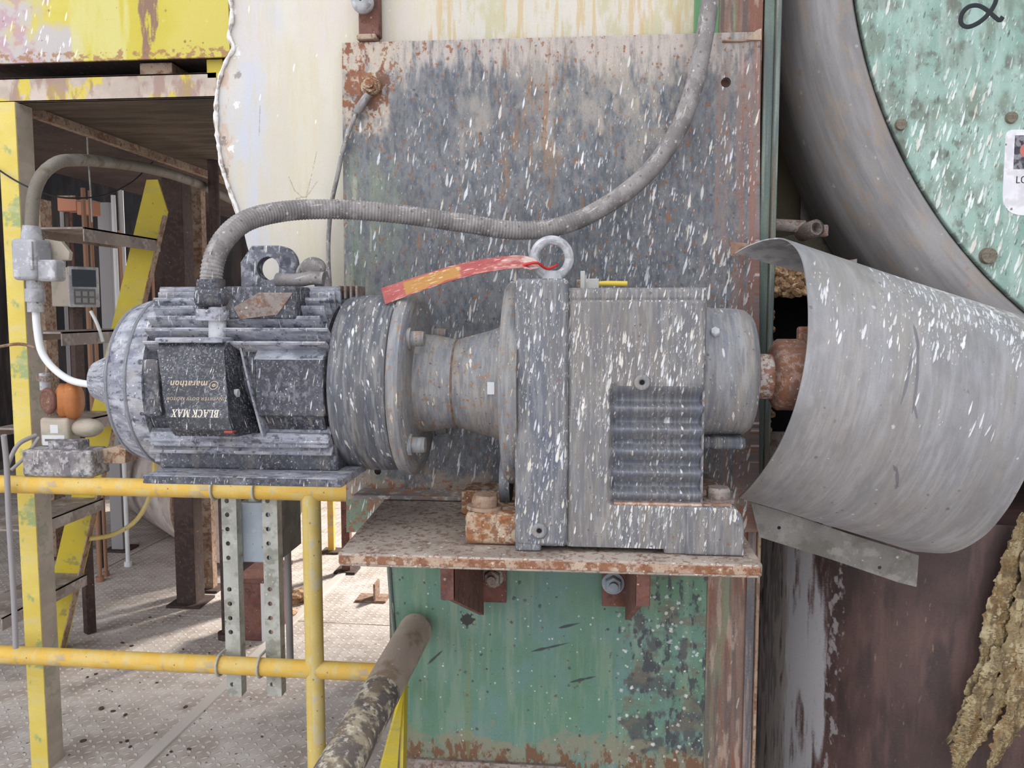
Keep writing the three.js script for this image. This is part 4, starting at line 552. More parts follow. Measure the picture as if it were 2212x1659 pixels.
// ================================================================ MOTOR
{
  const mx = (px) => XZ(px, AZ), fx = (px) => XZ(px, 0.43), t = thing('electric_motor', 'black electric motor caked with white lime, cooling fins along its body', 'motor', V(mx(530), AY - 0.2, AZ));
  part(t, 'body', latheX([[XZ(304, 0.44), 0.1], [XZ(304, 0.44), 0.158], [XZ(308, 0.44), 0.162], [mx(750), 0.162], [mx(752), 0.1]], AY, AZ, 72), M.motor);
  // cooling fins, one by one round the upper and lower flanks
  const fins = [27, 35.5, 44, 52.5, 61, 69.5, 78, 86.5, 95, 103.5, 112, 120.5, 129, 137.5, 146, 154.5, -31, -40, -49, -131, -140, -149, 165, 180, -165];
  for (const a of fins) {
    const s = Math.sin(R(a)), xl = a > 0 && a < 180 ? XZ(302 + 48 * s * s + 8 * hash(Math.round(a), 1, 2), AZ + 0.19 * Math.max(0, Math.cos(R(a)))) : XZ(322, 0.42), xr = a > 40 && a < 140 ? mx(756) - 0.02 * Math.abs(Math.cos(R(a))) : XZ(706, 0.45), tipW = 0.0035, rootW = 0.0055, r0 = 0.152, r1 = 0.196;
    const sh = [V(r0, -rootW), V(r1 - 0.004, -tipW), V(r1, -tipW * 0.4), V(r1, tipW * 0.4), V(r1 - 0.004, tipW), V(r0, rootW)], g = extr(sh, xr, xl, [], 0.0012); g.rotateY(Math.PI / 2); // depth runs along x
    // now the radial direction is -z; turn it to the fin's angle about the x axis (0 = towards the camera)
    g.rotateX(Math.PI); g.rotateX(-R(a)); g.translate(0, AY, AZ); part(t, 'cooling_fin', uvBox(g), M.limed);
  }
  // name-plate pad and its neighbours on the flank
  part(t, 'side_pad', bx(fx(560), fx(707), at(600, 900, 0.45).y, at(600, 776, 0.45).y, 0.40, 0.452, 0.004), M.motor);
  part(t, 'side_pad', bx(fx(308), fx(356), at(340, 900, 0.45).y, at(340, 776, 0.45).y, 0.40, 0.450, 0.006), M.motor);
  { const ya = at(600, 777, 0.45).y, yb = at(600, 742, 0.42).y, sh = extr([V(0.40, ya), V(0.4515, ya), V(0.4515, ya + 0.002), V(0.418, yb), V(0.40, yb)], 0, -1), p = sh.attributes.position; for (let k = 0; k < p.count; k++) { const zz = p.getX(k), y = p.getY(k), e = p.getZ(k) < -0.5; p.setXYZ(k, e ? fx(560) : fx(706), y, zz); } const a = p.array; for (let k = 0; k < a.length; k += 9) for (let q = 0; q < 3; q++) { const w = a[k + 3 + q]; a[k + 3 + q] = a[k + 6 + q]; a[k + 6 + q] = w; } sh.computeVertexNormals(); part(t, 'upper_ledge', uvBox(sh), M.limed, 'dusty sloping ledge above the side pad'); }
  part(t, 'lower_ledge', bx(fx(326), fx(712), at(500, 966, 0.44).y, at(500, 934, 0.44).y, 0.36, 0.445, 0.006), M.limed, 'lime-caked ledge above the foot');
  // fan cowl
  part(t, 'fan_cowl', latheX([[mx(203), 0.0], [mx(204), 0.022], [mx(212), 0.04], [XZ(222, 0.33), 0.058], [XZ(232, 0.35), 0.075], [XZ(236, 0.36), 0.085], [XZ(234, 0.38), 0.105], [XZ(234, 0.40), 0.135], [XZ(240, 0.42), 0.158], [XZ(256, 0.43), 0.168], [XZ(280, 0.44), 0.175], [XZ(315, 0.44), 0.176], [XZ(316, 0.44), 0.15]], AY, AZ, 72), M.limed, 'fan cowl with a blunt centre, caked white');
  for (const [r, px, z] of [[0.105, 233, 0.38], [0.158, 240, 0.42], [0.174, 278, 0.44]]) { const g = new THREE.TorusGeometry(r, 0.004, 8, 72); g.rotateY(Math.PI / 2); g.translate(XZ(px, z), AY, AZ); part(t, 'cowl_bead', g, M.limed); }
  // end bell
  part(t, 'end_bell', latheX([[XZ(701, 0.45), 0.1], [XZ(702, 0.45), 0.165], [XZ(708, 0.45), 0.174], [XZ(722, 0.45), 0.178], [XZ(829, 0.455), 0.178], [XZ(833, 0.455), 0.174], [XZ(833, 0.455), 0.1]], AY, AZ, 80), M.bell, 'dark end bell with white splashes');
  part(t, 'bell_lugs', merged(...[0, 1, 2, 3].map((k) => bx(mx(746 + k * 12), mx(751 + k * 12), AY + 0.17, at(750, 618, AZ).y, AZ - 0.02, AZ + 0.04, 0.002))), M.dusty);
  // foot
  const fY = at(500, 1030, 0.49).y, fYb = at(500, 1049, 0.49).y, fl = XZ(300, 0.49), frr = XZ(735, 0.49);
  part(t, 'foot_plate', bx(fl, frr, fYb, fY, 0.06, 0.49, 0.003), M.limed, 'foot plate');
  part(t, 'foot_edge', bx(fl + 0.001, frr - 0.001, fYb + 0.0015, fY - 0.0015, 0.486, 0.4912, 0.001), M.motor);
  part(t, 'foot_web', bx(fx(330), fx(722), fY - 0.002, at(500, 955, 0.42).y, 0.14, 0.418, 0.006), M.motor);
  // wedge-shaped terminal box on the near flank, lettering upside down
  const zt = 0.475, xb0 = fx(342), xb1 = fx(548), yt = at(420, 742, 0.46).y, yb = at(420, 944, 0.5).y;
  const side = [V(0.40, yt + 0.004), V(0.462, yt + 0.002), V(0.474, yt - 0.012), V(0.532, yb + 0.04), V(0.53, yb + 0.018), V(0.515, yb + 0.004), V(0.40, yb)];
  const g = extr(side, 0, -1, [], 0.0), p = g.attributes.position; // z of the extrusion becomes x; taper towards the foot
  const xs = (z, y, end) => { const f = sm(yt, yb, y); return end ? XZ(478, 0.475) + (XZ(500, 0.53) - XZ(478, 0.475)) * f : XZ(345, 0.475) + (XZ(366, 0.53) - XZ(345, 0.475)) * f; };
  for (let k = 0; k < p.count; k++) { const zz = p.getX(k), y = p.getY(k), end = p.getZ(k) > -0.5; const f = (yt - y) / (yt - yb), back = sm(0.52, 0.40, zz); const x = end ? xs(zz, y, 1) + back * 0.018 : xs(zz, y, 0) - back * 0.012 * (1 - f); p.setXYZ(k, x, y, zz); }
  const idx = []; const ng = new THREE.BufferGeometry(); const arr = p.array.slice(); for (let k = 0; k < arr.length; k += 9) { for (let q = 0; q < 3; q++) { const tmp = arr[k + 3 + q]; arr[k + 3 + q] = arr[k + 6 + q]; arr[k + 6 + q] = tmp; } } ng.setAttribute('position', new THREE.BufferAttribute(arr, 3)); ng.computeVertexNormals();
  const tb = part(t, 'terminal_box', uvBox(toCreasedNormals(ng, 0.5)), M.terminal, 'black terminal box with lettering upside down');
  part(tb, 'lid_rim', bx(XZ(338, 0.47), XZ(484, 0.47), yt + 0.001, yt + 0.011, 0.40, 0.472, 0.003), M.limed);
  // dust-brown backing bracket showing along the far side of the box
  const bk = extr([V(0.40, yt + 0.006), V(0.44, yt + 0.002), V(0.454, (yt + yb) / 2), V(0.458, yb - 0.004), V(0.40, yb - 0.004)], 0, -0.004); const bp = bk.attributes.position; for (let k = 0; k < bp.count; k++) { const zz = bp.getX(k), y = bp.getY(k), e = bp.getZ(k); bp.setXYZ(k, xs(zz, y, 1) + 0.019 + sm(yt, yb, y) * 0.004 - e, y, zz); } { const a = bp.array; for (let k = 0; k < a.length; k += 9) for (let q = 0; q < 3; q++) { const tmp = a[k + 3 + q]; a[k + 3 + q] = a[k + 6 + q]; a[k + 6 + q] = tmp; } bk.computeVertexNormals(); } part(tb, 'backing_bracket', uvBox(bk), M.limed, 'dusty backing bracket');
  const sc = V(xs(0.5, (yt + yb) / 2, 1) + 0.004, at(543, 850, 0.48).y, 0.478); part(tb, 'screw', hexBolt(sc, 0.0085, 0.008, V(1, 0, 0), false), M.castGrey);
  part(tb, 'red_mark', bx(XZ(486, 0.52), XZ(506, 0.52), yb + 0.012, yb + 0.017, 0.5, 0.5325, 0.002), M.redPaint);
  // lettering: print on the sloping front, turned half round
  const sans = await new FontLoader().loadAsync('fonts/droid/droid_sans_bold.typeface.json'), serif = await new FontLoader().loadAsync('fonts/droid/droid_serif_bold.typeface.json'), thin = await new FontLoader().loadAsync('fonts/droid/droid_sans_regular.typeface.json');
  const p0 = V(0, yt - 0.012, 0.474), p1 = V(0, yb + 0.04, 0.532), tilt = Math.atan2(p1.z - p0.z, p0.y - p1.y), zOn = (y) => p0.z + (p0.y - y) / (p0.y - p1.y) * (p1.z - p0.z);
  const print = (text, font, size, pxr, py, width) => { const q = new TextGeometry(text, { font, size, depth: 0.0005, curveSegments: 5 }); q.computeBoundingBox(); const b = q.boundingBox, w = b.max.x - b.min.x; q.translate(-b.min.x, 0, 0); q.scale(width / w, 1, 1); q.rotateZ(Math.PI); q.rotateX(-tilt); const y = at(pxr, py, 0.5).y; q.translate(at(pxr, py, zOn(y)).x, y, zOn(y)); part(tb, 'lettering', q, font === serif ? flat(205, 196, 182, 0.6) : flat(176, 158, 136, 0.6), 'pale printed lettering'); };
  const mp = 0.83e-3;
  print('marathon', sans, 0.0115, 449, 823, 84 * mp); print('INVERTER DUTY MOTOR', thin, 0.0058, 486, 857, 132 * mp); print('BLACK MAX', serif, 0.0145, 474, 882, 106 * mp);
  const ry = at(462, 832, 0.5).y, rg = mergeGeometries([new THREE.TorusGeometry(0.0078, 0.0008, 6, 40), new THREE.TorusGeometry(0.0022, 0.0012, 6, 20)]); rg.scale(1, 1, 0.3); rg.rotateX(-tilt); rg.translate(at(462, 832, zOn(ry)).x, ry, zOn(ry) + 0.0004); part(tb, 'emblem', rg, flat(176, 158, 136, 0.6), 'round printed emblem');
  // conduit body and nipples above the terminal box
  const cz = 0.435; const cb = part(t, 'conduit_body', merged(bx(XZ(428, cz), XZ(494, cz), at(460, 664, cz).y, at(460, 622, cz).y, 0.38, 0.452, 0.014), bx(XZ(425, cz), XZ(640, cz), at(500, 690, cz).y, at(500, 618, cz).y, 0.34, 0.424, 0.006)), M.motor, 'conduit body clamped to the fins');
  part(cb, 'cover_plate', extr([...poly(0.424, 505, 664, 560, 632, 634, 632, 600, 680, 520, 690)], 0.427, 0.42, [], 0.001), M.dusty, 'dusty pinkish cover plate');
  part(cb, 'nipple', tube([at(470, 660, 0.425), at(470, 700, 0.43), at(470, 742, 0.43)], 0.0165, 18, 6), M.castGrey); part(cb, 'ring_nut', tube([at(460, 668, 0.427), at(460, 692, 0.427)], 0.031, 20, 4), M.limed);
  // lifting lug at the back and a clamp
  const lc = at(578, 578, 0.2), lr = 0.029, S = new THREE.Shape(); const l0 = at(519, 612, 0.2), l1 = at(638, 612, 0.2), tp = at(578, 530, 0.2); S.moveTo(l0.x, l0.y - 0.03); S.lineTo(l0.x, lc.y + 0.012); S.lineTo(lc.x - 0.036, tp.y); S.lineTo(lc.x + 0.022, tp.y); S.quadraticCurveTo(l1.x, tp.y - 0.004, l1.x, lc.y); S.lineTo(l1.x, l0.y - 0.03); S.lineTo(l0.x, l0.y - 0.03); S.holes.push(hole(lc.x, lc.y - 0.002, lr));
  const lg = new THREE.ExtrudeGeometry(S, { depth: 0.024, bevelEnabled: true, bevelSize: 0.004, bevelOffset: -0.004, bevelThickness: 0.004, bevelSegments: 3, curveSegments: 28 }); lg.translate(0, 0, 0.17); part(t, 'lifting_lug', uvBox(lg), M.castDark, 'cast lifting lug with a round eye');
  part(t, 'clamp', merged(tube([at(640, 600, 0.22), at(652, 575, 0.22), at(668, 568, 0.22)], 0.006, 8, 10), uvBox(new THREE.SphereGeometry(0.026, 20, 14).scale(1.05, 0.85, 0.8).translate(at(677, 578, 0.22).x, at(677, 578, 0.22).y, 0.22).toNonIndexed()), tube([at(600, 604, 0.23), at(640, 606, 0.24), at(676, 600, 0.24), at(700, 602, 0.24)], 0.0145, 12, 16), cyl(at(690, 590, 0.22), at(700, 625, 0.22), 0.017, 16)), M.hose, 'dusty cable clamp');
}
// ================================================================ FLEXIBLE CONDUIT
{
  const p = [[455, 640, 0.415], [456, 605, 0.415], [463, 560, 0.41], [486, 515, 0.39], [530, 478, 0.35], [610, 457, 0.29], [715, 452, 0.24], [850, 461, 0.2], [1000, 482, 0.16], [1120, 498, 0.13], [1215, 487, 0.11], [1310, 443, 0.09], [1400, 372, 0.075], [1462, 285, 0.07], [1498, 190, 0.065], [1520, 90, 0.06], [1534, 0, 0.055], [1543, -90, 0.05]].map((q) => at(...q));
  const t = thing('flexible_conduit', 'ribbed grey flexible conduit looping from the motor up across the mounting plate', 'conduit', at(455, 640, 0.415));
  const c = new THREE.CatmullRomCurve3(p, false, 'centripetal'), L = c.getLength(), n = Math.round(L / 0.0016);
  part(t, 'hose', tube(c, 0.0205, 16, n, false, (f, s) => (0.0205 - 0.0012 * f) + (0.0009 * Math.sin(s / 0.0068 * 2 * Math.PI)) * sm(0.72, 0.5, f)), M.hose);
  part(t, 'end_fitting', merged(tube([at(455, 604, 0.415), at(456, 626, 0.415), at(456, 646, 0.415)], 0.0265, 20, 4), tube([at(456, 620, 0.415), at(457, 634, 0.415)], 0.031, 8, 3)), M.motor);
}
// ================================================================ RED TAG
{
  const pts = [[828, 640, 0.36], [850, 632, 0.365], [905, 613, 0.37], [985, 588, 0.375], [1060, 572, 0.375], [1128, 566, 0.37], [1165, 575, 0.36]], c = new THREE.CatmullRomCurve3(pts.map((q) => at(...q)), false, 'centripetal');
  const P = new Paint(512, 64, 0.36, 0.036, false), r = rng(211); P.fill([150, 64, 62], [160, 82, 76], 0.05, 0.02, 212);
  P.each((x, y) => { const a = sm(0.052, 0.056, x) * sm(0.186, 0.180, x) * sm(0.004, 0.006, y + 0.004 * noise(x * 60, 1, 3)) * sm(0.032, 0.029, y); return a > 0 ? [[166, 118, 56], a] : null; }); P.patch([178, 138, 130], 0.03, 0.012, 213, 0.5, 0.08, 0.8, (x) => sm(0.18, 0.3, x)); P.patch([196, 182, 172], 0.02, 0.012, 214, 0.4, 0.06, 0.9, (x) => sm(0.3, 0.33, x)); P.patch([222, 204, 192], 0.02, 0.003, 215, 0.68, 0.05, 0.6); P.drips(22, r, { len: [0.005, 0.012], wid: [0.0008, 0.0016], ang: 1.5, cols: [[236, 228, 222]] });
  for (let k = 0; k < 26; k++) P.drip(0.075 + k * 0.0034, 0.021 + 0.002 * hash(k, 2, 2), 0.0026, 0.0012, 0, [110, 82, 60], 0.6);
  const t = thing('hang_tag', 'long red hang tag with an orange middle tied to the lifting eye', 'tag', at(990, 600, 0.36));
  const g = slabFromGrid((u, v) => { const q = c.getPoint(u), tn = c.getTangent(u), tw = 0.25 + 0.5 * u, up = V(-tn.y, tn.x, 0).normalize().multiplyScalar(Math.cos(tw)).add(V(0, 0, -Math.sin(tw))); return q.add(up.multiplyScalar((v - 0.5) * (0.034 - 0.004 * u) * (u > 0.93 ? 1 - (u - 0.93) * 9 : 1))); }, 60, 6, 0.0014);
  const L = c.getLength(), uv = g.attributes.uv; for (let k = 0; k < uv.count; k++) uv.setXY(k, uv.getX(k) / L * 0.36, uv.getY(k)); part(t, 'card', g, P.material({ rough: 0.55 }));
  part(t, 'string', tube([[1120, 577, 0.37], [1140, 570, 0.375], [1160, 568, 0.37], [1180, 580, 0.35], [1195, 577, 0.34], [1203, 572, 0.325]].map((q) => at(...q)), 0.0028, 8, 30), flat(196, 46, 44, 0.5), 'red tie string');
}
// ================================================================ BENT GUARD
{
  const Lp = [[1586, 548, 0.05], [1610, 534, 0.07], [1650, 519, 0.11], [1690, 516, 0.16], [1716, 532, 0.21], [1732, 560, 0.26], [1741, 605, 0.31], [1746, 670, 0.355], [1744, 740, 0.38], [1734, 810, 0.385], [1716, 880, 0.37], [1688, 950, 0.33], [1652, 1010, 0.27], [1622, 1048, 0.21], [1596, 1074, 0.14]];
  const Rp = [[2110, 690, 0.0], [2150, 680, 0.02], [2185, 678, 0.06], [2215, 690, 0.11], [2236, 715, 0.16], [2252, 750, 0.21], [2258, 800, 0.26], [2256, 860, 0.305], [2248, 925, 0.33], [2232, 985, 0.335], [2206, 1045, 0.32], [2170, 1105, 0.28], [2120, 1160, 0.22], [2055, 1192, 0.16], [1975, 1190, 0.09]];
  const a = new THREE.CatmullRomCurve3(Lp.map((q) => at(...q)), false, 'centripetal'), b = new THREE.CatmullRomCurve3(Rp.map((q) => at(...q)), false, 'centripetal');
  const g = slabFromGrid((u, v) => { const p = a.getPoint(v), q = b.getPoint(v), m = p.clone().lerp(q, u), w = 0.004 * (noise(u * 4, v * 5, 8) - 0.5); m.z += w; return m; }, 48, 72, 0.0028);
  const t = thing('shaft_guard', 'bent pale sheet metal guard curling around the drive shaft', 'guard', at(1900, 1200, 0.1));
  const P = M.guard, r = M.guardRnd, cells = [[232, 234, 238], [222, 224, 230], [240, 240, 242]];
  // uv: u along the guard (0..0.55 m), v around it from the back of the crown (0) to the lower hem (~0.8 m); runs hang towards +v
  P.drips(1500, r, { area: [0.02, 0.1, 0.68, 0.56], len: [0.004, 0.036], wid: [0.0016, 0.008], bias: 2.4, ang: 3.14 - 0.2, cols: cells, where: (x, y) => sm(0.56, 0.3, y) * (0.25 + 0.75 * sm(0.1, 0.5, x)) * sm(0.42, 0.58, fbm(x * 9, y * 9, 12, 2)) * 1.5, relief: 0.9 }); P.drips(2600, r, { area: [0.02, 0.1, 0.68, 0.5], len: [0.002, 0.01], wid: [0.001, 0.003], ang: 3.14 - 0.2, cols: cells, where: (x, y) => sm(0.5, 0.25, y) * (0.2 + 0.8 * sm(0.1, 0.5, x)) * sm(0.4, 0.6, fbm(x * 9, y * 9, 12, 2)), relief: 0.8, alpha: 0.8 });
  P.patch([190, 184, 180], 0.02, 0.02, 221, 0.42, 0.12, 0.6, (x, y) => sm(0.2, 0.1, y)); P.patch([214, 212, 212], 0.012, 0.012, 222, 0.56, 0.06, 0.7, (x, y) => sm(0.3, 0.16, y) * sm(0.15, 0.4, x), 0.8);
  for (const [x, y, l, an] of [[0.24, 0.45, 0.11, -0.1], [0.26, 0.43, 0.16, 0.05], [0.255, 0.36, 0.06, 0.2], [0.27, 0.51, 0.03, 0.6], [0.29, 0.66, 0.05, 0.5], [0.275, 0.64, 0.02, 0.9], [0.3, 0.68, 0.02, 0.2]]) P.drip(x, y, l, 0.008, 3.14 + an, [112, 110, 116], 0.85, 0.1, x * 90);
  const mat = P.grain(6, 15).material({ rough: 0.5, bump: 0.0016 });
  part(t, 'sheet', g, mat);
  const strip = poly(0.075, 1622, 1085, 1700, 1108, 1830, 1152, 1985, 1200, 1980, 1268, 1940, 1258, 1800, 1210, 1640, 1160); const hs = [[1683, 1140], [1722, 1187], [1900, 1226]].map(([x, y]) => { const q = at(x, y, 0.075); return hole(q.x, q.y, 0.004); });
  part(t, 'hem_strip', extr(strip, 0.075, 0.071, hs), M.oliveGrey, 'dusty hem strip with small holes');
  part(t, 'tie_tab', slabFromGrid((u, v) => at(1578 + u * 40, 522 + v * 30 + u * 4, 0.05), 3, 3, 0.002), M.tanPost);
}
// ================================================================ DUCT AND CRUST, LOWER CORNER
{
  const [P, r] = M.ductPaint, Rr = 0.62, c = at(2015, 1400, -0.72); const uOf = memo((px) => { const q = ray(px, 1400), ox = camera.position.x - c.x, oz = camera.position.z - c.z, A = q.x * q.x + q.z * q.z, B = 2 * (ox * q.x + oz * q.z), C = ox * ox + oz * oz - Rr * Rr, k = (-B - Math.sqrt(Math.max(0, B * B - 4 * A * C))) / (2 * A); return Math.atan2(ox + k * q.x, oz + k * q.z) * Rr + 0.875; });
  P.fill([70, 52, 50], [92, 70, 66], 0.3, 0.3, 172); P.patch([108, 82, 76], 0.03, 0.25, 173, 0.58, 0.08, 0.6); P.patch([58, 46, 46], 0.06, 0.3, 174, 0.56, 0.08, 0.7);
  P.patch([186, 184, 188], 0.03, 0.3, 175, 0.33, 0.08, 0.95, (x) => sm(uOf(1676), uOf(1706), x) * sm(uOf(1800), uOf(1772), x), 0.6);
  P.patch([160, 152, 148], 0.012, 0.14, 176, 0.34, 0.08, 0.9, (x) => sm(uOf(1712), uOf(1690), x)); P.patch([110, 104, 104], 0.006, 0.08, 177, 0.54, 0.05, 0.8, (x) => sm(uOf(1710), uOf(1680), x)); P.patch([184, 170, 160], 0.03, 0.2, 178, 0.5, 0.08, 0.6, (x, y) => sm(uOf(1790), uOf(1700), x) * sm(0.55, 0.3, y)); P.patch([168, 164, 166], 0.012, 0.03, 179, 0.58, 0.05, 0.8, (x) => sm(uOf(1780), uOf(1790), x) * sm(uOf(1850), uOf(1800), x));
  P.drips(120, r, { area: [uOf(1760), 0.1, uOf(2050), 1.3], len: [0.004, 0.03], wid: [0.001, 0.004], ang: 0.1, cols: [[150, 132, 122], [176, 150, 120], [120, 100, 96]], alpha: 0.7 });
  const m = P.grain(7, 16).material({ rough: 0.55, bump: 0.0012 }), g = new THREE.CylinderGeometry(Rr, Rr, 1.08, 96, 1, false, -Math.PI, 2 * Math.PI), uv = g.attributes.uv, nn = g.attributes.normal, p = g.attributes.position;
  for (let k = 0; k < uv.count; k++) if (Math.abs(nn.getY(k)) < 0.5) uv.setXY(k, (uv.getX(k) * 2 - 1) * Math.PI * Rr + 0.875, uv.getY(k) * 1.4);
  g.translate(c.x, 0.54, c.z); solo('round_duct', g, m, 'dark brown round duct with a broad white lime run down it', 'duct');
}
{
  const t = thing('insulation_crust', 'ragged tan crust of peeling insulation hanging in strands', 'crust', at(2130, 1700, -0.05)), r = rng(231);
  const strands = [[[2215, 1110], [2195, 1180], [2170, 1260], [2150, 1340], [2130, 1420], [2105, 1500], [2075, 1560], [2045, 1605]], [[2225, 1180], [2210, 1300], [2190, 1400], [2165, 1490], [2130, 1560], [2090, 1630], [2060, 1690]], [[2240, 1250], [2225, 1380], [2205, 1470], [2180, 1560], [2150, 1630], [2120, 1700]], [[2190, 1180], [2172, 1290], [2160, 1370], [2140, 1450], [2118, 1530]], [[2250, 1300], [2240, 1400], [2210, 1500], [2185, 1580], [2165, 1620]], [[2160, 1400], [2120, 1500], [2090, 1570], [2070, 1640], [2055, 1690]], [[2255, 1200], [2250, 1330], [2230, 1440], [2200, 1530]]];
  strands.forEach((s, i) => {
    const c = new THREE.CatmullRomCurve3(s.map(([a, b], k) => at(a, b, -0.07 + 0.012 * (i % 3) + 0.01 * hash(i, k, 3))), false, 'centripetal'), n = 220, m = 12, pos = [], idx = [];
    for (const side of [1, -1]) for (let k = 0; k <= n; k++) { const f = k / n, p = c.getPoint(f), tn = c.getTangent(f), ac = V(-tn.y, tn.x, 0).normalize(), taper = Math.min(1, Math.sin(Math.PI * Math.min(1, f * 0.86 + 0.14)) * 1.3);
      for (let q = 0; q <= m; q++) { const v = q / m - 0.5, edge = v < 0 ? fbm(f * 30, i * 7, 51, 4) : fbm(f * 30, i * 7 + 3, 52, 4), wid = 0.052 * taper * (0.35 + edge * 1.05), bulge = (0.25 - v * v) * 4, fib = fbm(v * 14 + f * 3, f * 22, 61 + i, 4) - 0.5, fine = hash(k, q, i) - 0.5; pos.push(p.x + ac.x * v * wid + fine * 0.0015, p.y + ac.y * v * wid + fine * 0.002, p.z + side * bulge * 0.008 + (side > 0 ? fib * 0.022 + fine * 0.004 : -0.006) * bulge); } }
    const N = (n + 1) * (m + 1); for (let k = 0; k < n; k++) for (let q = 0; q < m; q++) { const a = k * (m + 1) + q, d = a + m + 1; idx.push(a, d, a + 1, a + 1, d, d + 1, N + a, N + a + 1, N + d, N + a + 1, N + d + 1, N + d); }
    for (let k = 0; k < n; k++) for (const q of [0, m]) { const a = k * (m + 1) + q, d = a + m + 1; idx.push(a, N + a, d, d, N + a, N + d); }
    const g = new THREE.BufferGeometry(); g.setAttribute('position', new THREE.Float32BufferAttribute(pos, 3)); g.setIndex(idx); g.computeVertexNormals(); part(t, 'strand', uvBox(g), M.crust);
  });
}
// ================================================================ HANDRAIL AND WHAT HANGS ON IT
const RZ = -0.53;
{
  const t = thing('guard_rail', 'worn yellow pipe guard rail behind the motor', 'railing', V(-1.2, 0, RZ)), y1 = 1.034, y2 = 0.463, r = 0.0285;
  part(t, 'top_rail', tube([V(-2.6, y1 + 0.004, RZ), V(-1.6, y1, RZ), V(-0.56, y1 - 0.004, RZ)], r, 20, 30), M.railYellow); part(t, 'mid_rail', tube([V(-2.6, y2 + 0.006, RZ), V(-1.6, y2 + 0.002, RZ), V(-0.56, y2 - 0.006, RZ)], r, 20, 30), M.railYellow);
  const px = at(677, 1300, RZ).x; part(t, 'post', cyl(V(px, 0, RZ), V(px, y1 - 0.01, RZ), r * 1.02, 24), M.mullion); const b = new THREE.BoxGeometry(0.14, 0.012, 0.14); b.translate(px, 0.006, RZ); part(t, 'base_plate', uvBox(b), M.mullion);
  const p2 = V(-2.45, 0, RZ); part(t, 'post', cyl(p2, V(-2.45, y1 - 0.01, RZ), r * 1.02, 24), M.mullion);
}
{
  const strut = (px, label, key) => {
    const z = RZ - 0.036, x0 = at(px, 1300, z).x, w = 0.05, y1 = at(px, 1072, z).y, y0 = at(px, 1503, z).y, t = thing('perforated_strut', label, 'strut', V(x0 + w / 2, y0, z - 0.04), 'perforated struts on the rail');
    const hs = [], ys = [1082, 1112, 1143, 1174, 1205, 1273, 1304, 1335, 1365, 1478]; for (const y of ys) hs.push(hole(x0 + w * 0.38, at(px, y, z).y, 0.0074));
    part(t, 'web', extr([V(x0, y0), V(x0 + w, y0), V(x0 + w, y1), V(x0, y1)], z, z - 0.0035, hs, 0.0006), M.galv); part(t, 'flange', bx(x0 + w - 0.0035, x0 + w, y0, y1, z - 0.04, z - 0.002, 0.0006), M.galv); part(t, 'flange', bx(x0, x0 + 0.0035, y0, y1, z - 0.04, z - 0.002, 0.0006), M.galv);
    for (const y of [1.034, 0.463]) { const c = V(x0 + 0.002, y, RZ), pts = []; for (let k = 0; k <= 16; k++) { const a = Math.PI * (0.5 + k / 16) - Math.PI; pts.push(V(c.x - 0.004, c.y + Math.sin(a) * 0.034, c.z + Math.cos(a) * 0.034)); } pts.unshift(V(c.x - 0.004, c.y - 0.034, z - 0.01)); pts.push(V(c.x - 0.004, c.y + 0.034, z - 0.01)); part(t, 'pipe_strap', tube(pts, 0.0042, 8, 40), M.galv); }
  };
  strut(484, 'galvanised perforated strut clamped to the yellow rail, nearer the stairs'); strut(571, 'galvanised perforated strut clamped to the yellow rail, nearer the rail post');
  const z = RZ - 0.085, t = thing('junction_box', 'pale blue grey junction box fixed behind the two perforated struts', 'junction box', at(560, 1215, z - 0.1)), a = at(512, 1214, z), b = at(590, 1088, z);
  part(t, 'cover', bx(a.x, b.x, a.y, b.y, z - 0.012, z, 0.004), M.boxGrey); part(t, 'case', bx(a.x + 0.004, b.x + 0.012, a.y + 0.003, b.y - 0.003, z - 0.22, z - 0.010, 0.003), M.boxSide); part(t, 'knockout', cyl(at(552, 1090, z - 0.05).setY(b.y - 0.005), at(552, 1090, z - 0.05).setY(b.y + 0.03), 0.022, 18), M.boxGrey);
  part(t, 'cable_pipe', cyl(V(b.x - 0.02, 0.33, z - 0.17), V(b.x - 0.02, a.y + 0.01, z - 0.17), 0.012, 14), M.greyPipe);
}
// grey pipe that slopes away to the panel, and a yellow stringer beside it
{
  const a = at(897, 1362, 0.02), b = at(700, 1720, 0.62), t = thing('sloping_pipe', 'thick dusty pipe sloping up to the green panel, splashed at its lower end', 'pipe', b.clone().setY(b.y - 0.05)), d = b.clone().sub(a), m1 = a.clone().addScaledVector(d, 0.46);
  const g = tube([a, a.clone().lerp(m1, 0.5), m1], 0.041, 28, 20); part(t, 'upper_length', g, M.pipeDust); part(t, 'lower_length', tube([m1.clone(), m1.clone().lerp(b, 0.5), b.clone().addScaledVector(d, 0.25)], 0.0412, 28, 24), M.pipeSplash, 'dark lower length with pale splashes');
  const cap = new THREE.SphereGeometry(0.041, 28, 14); cap.translate(a.x, a.y, a.z); part(t, 'end_cap', uvBox(cap.toNonIndexed()), M.pipeDust);
  const y = thing('yellow_brace', 'yellow painted flat brace under the sloping pipe beside the green panel', 'brace', at(840, 1700, 0.1)); part(y, 'flat_bar', slabFromGrid((u, v) => { const p = at(872 - 18 * v, 1440 + 260 * v, 0.03 + 0.1 * v), q = at(880 - 70 * v, 1440 + 260 * v, 0.03 + 0.12 * v); return p.lerp(q, u); }, 3, 10, 0.012), M.stairYellow);
  part(y, 'flange', slabFromGrid((u, v) => { const p = at(878 - 4 * v, 1470 + 230 * v, 0.0 + 0.1 * v), q = p.clone(); q.z += 0.04; return p.lerp(q, u); }, 2, 8, 0.008), M.stairYellow);
}
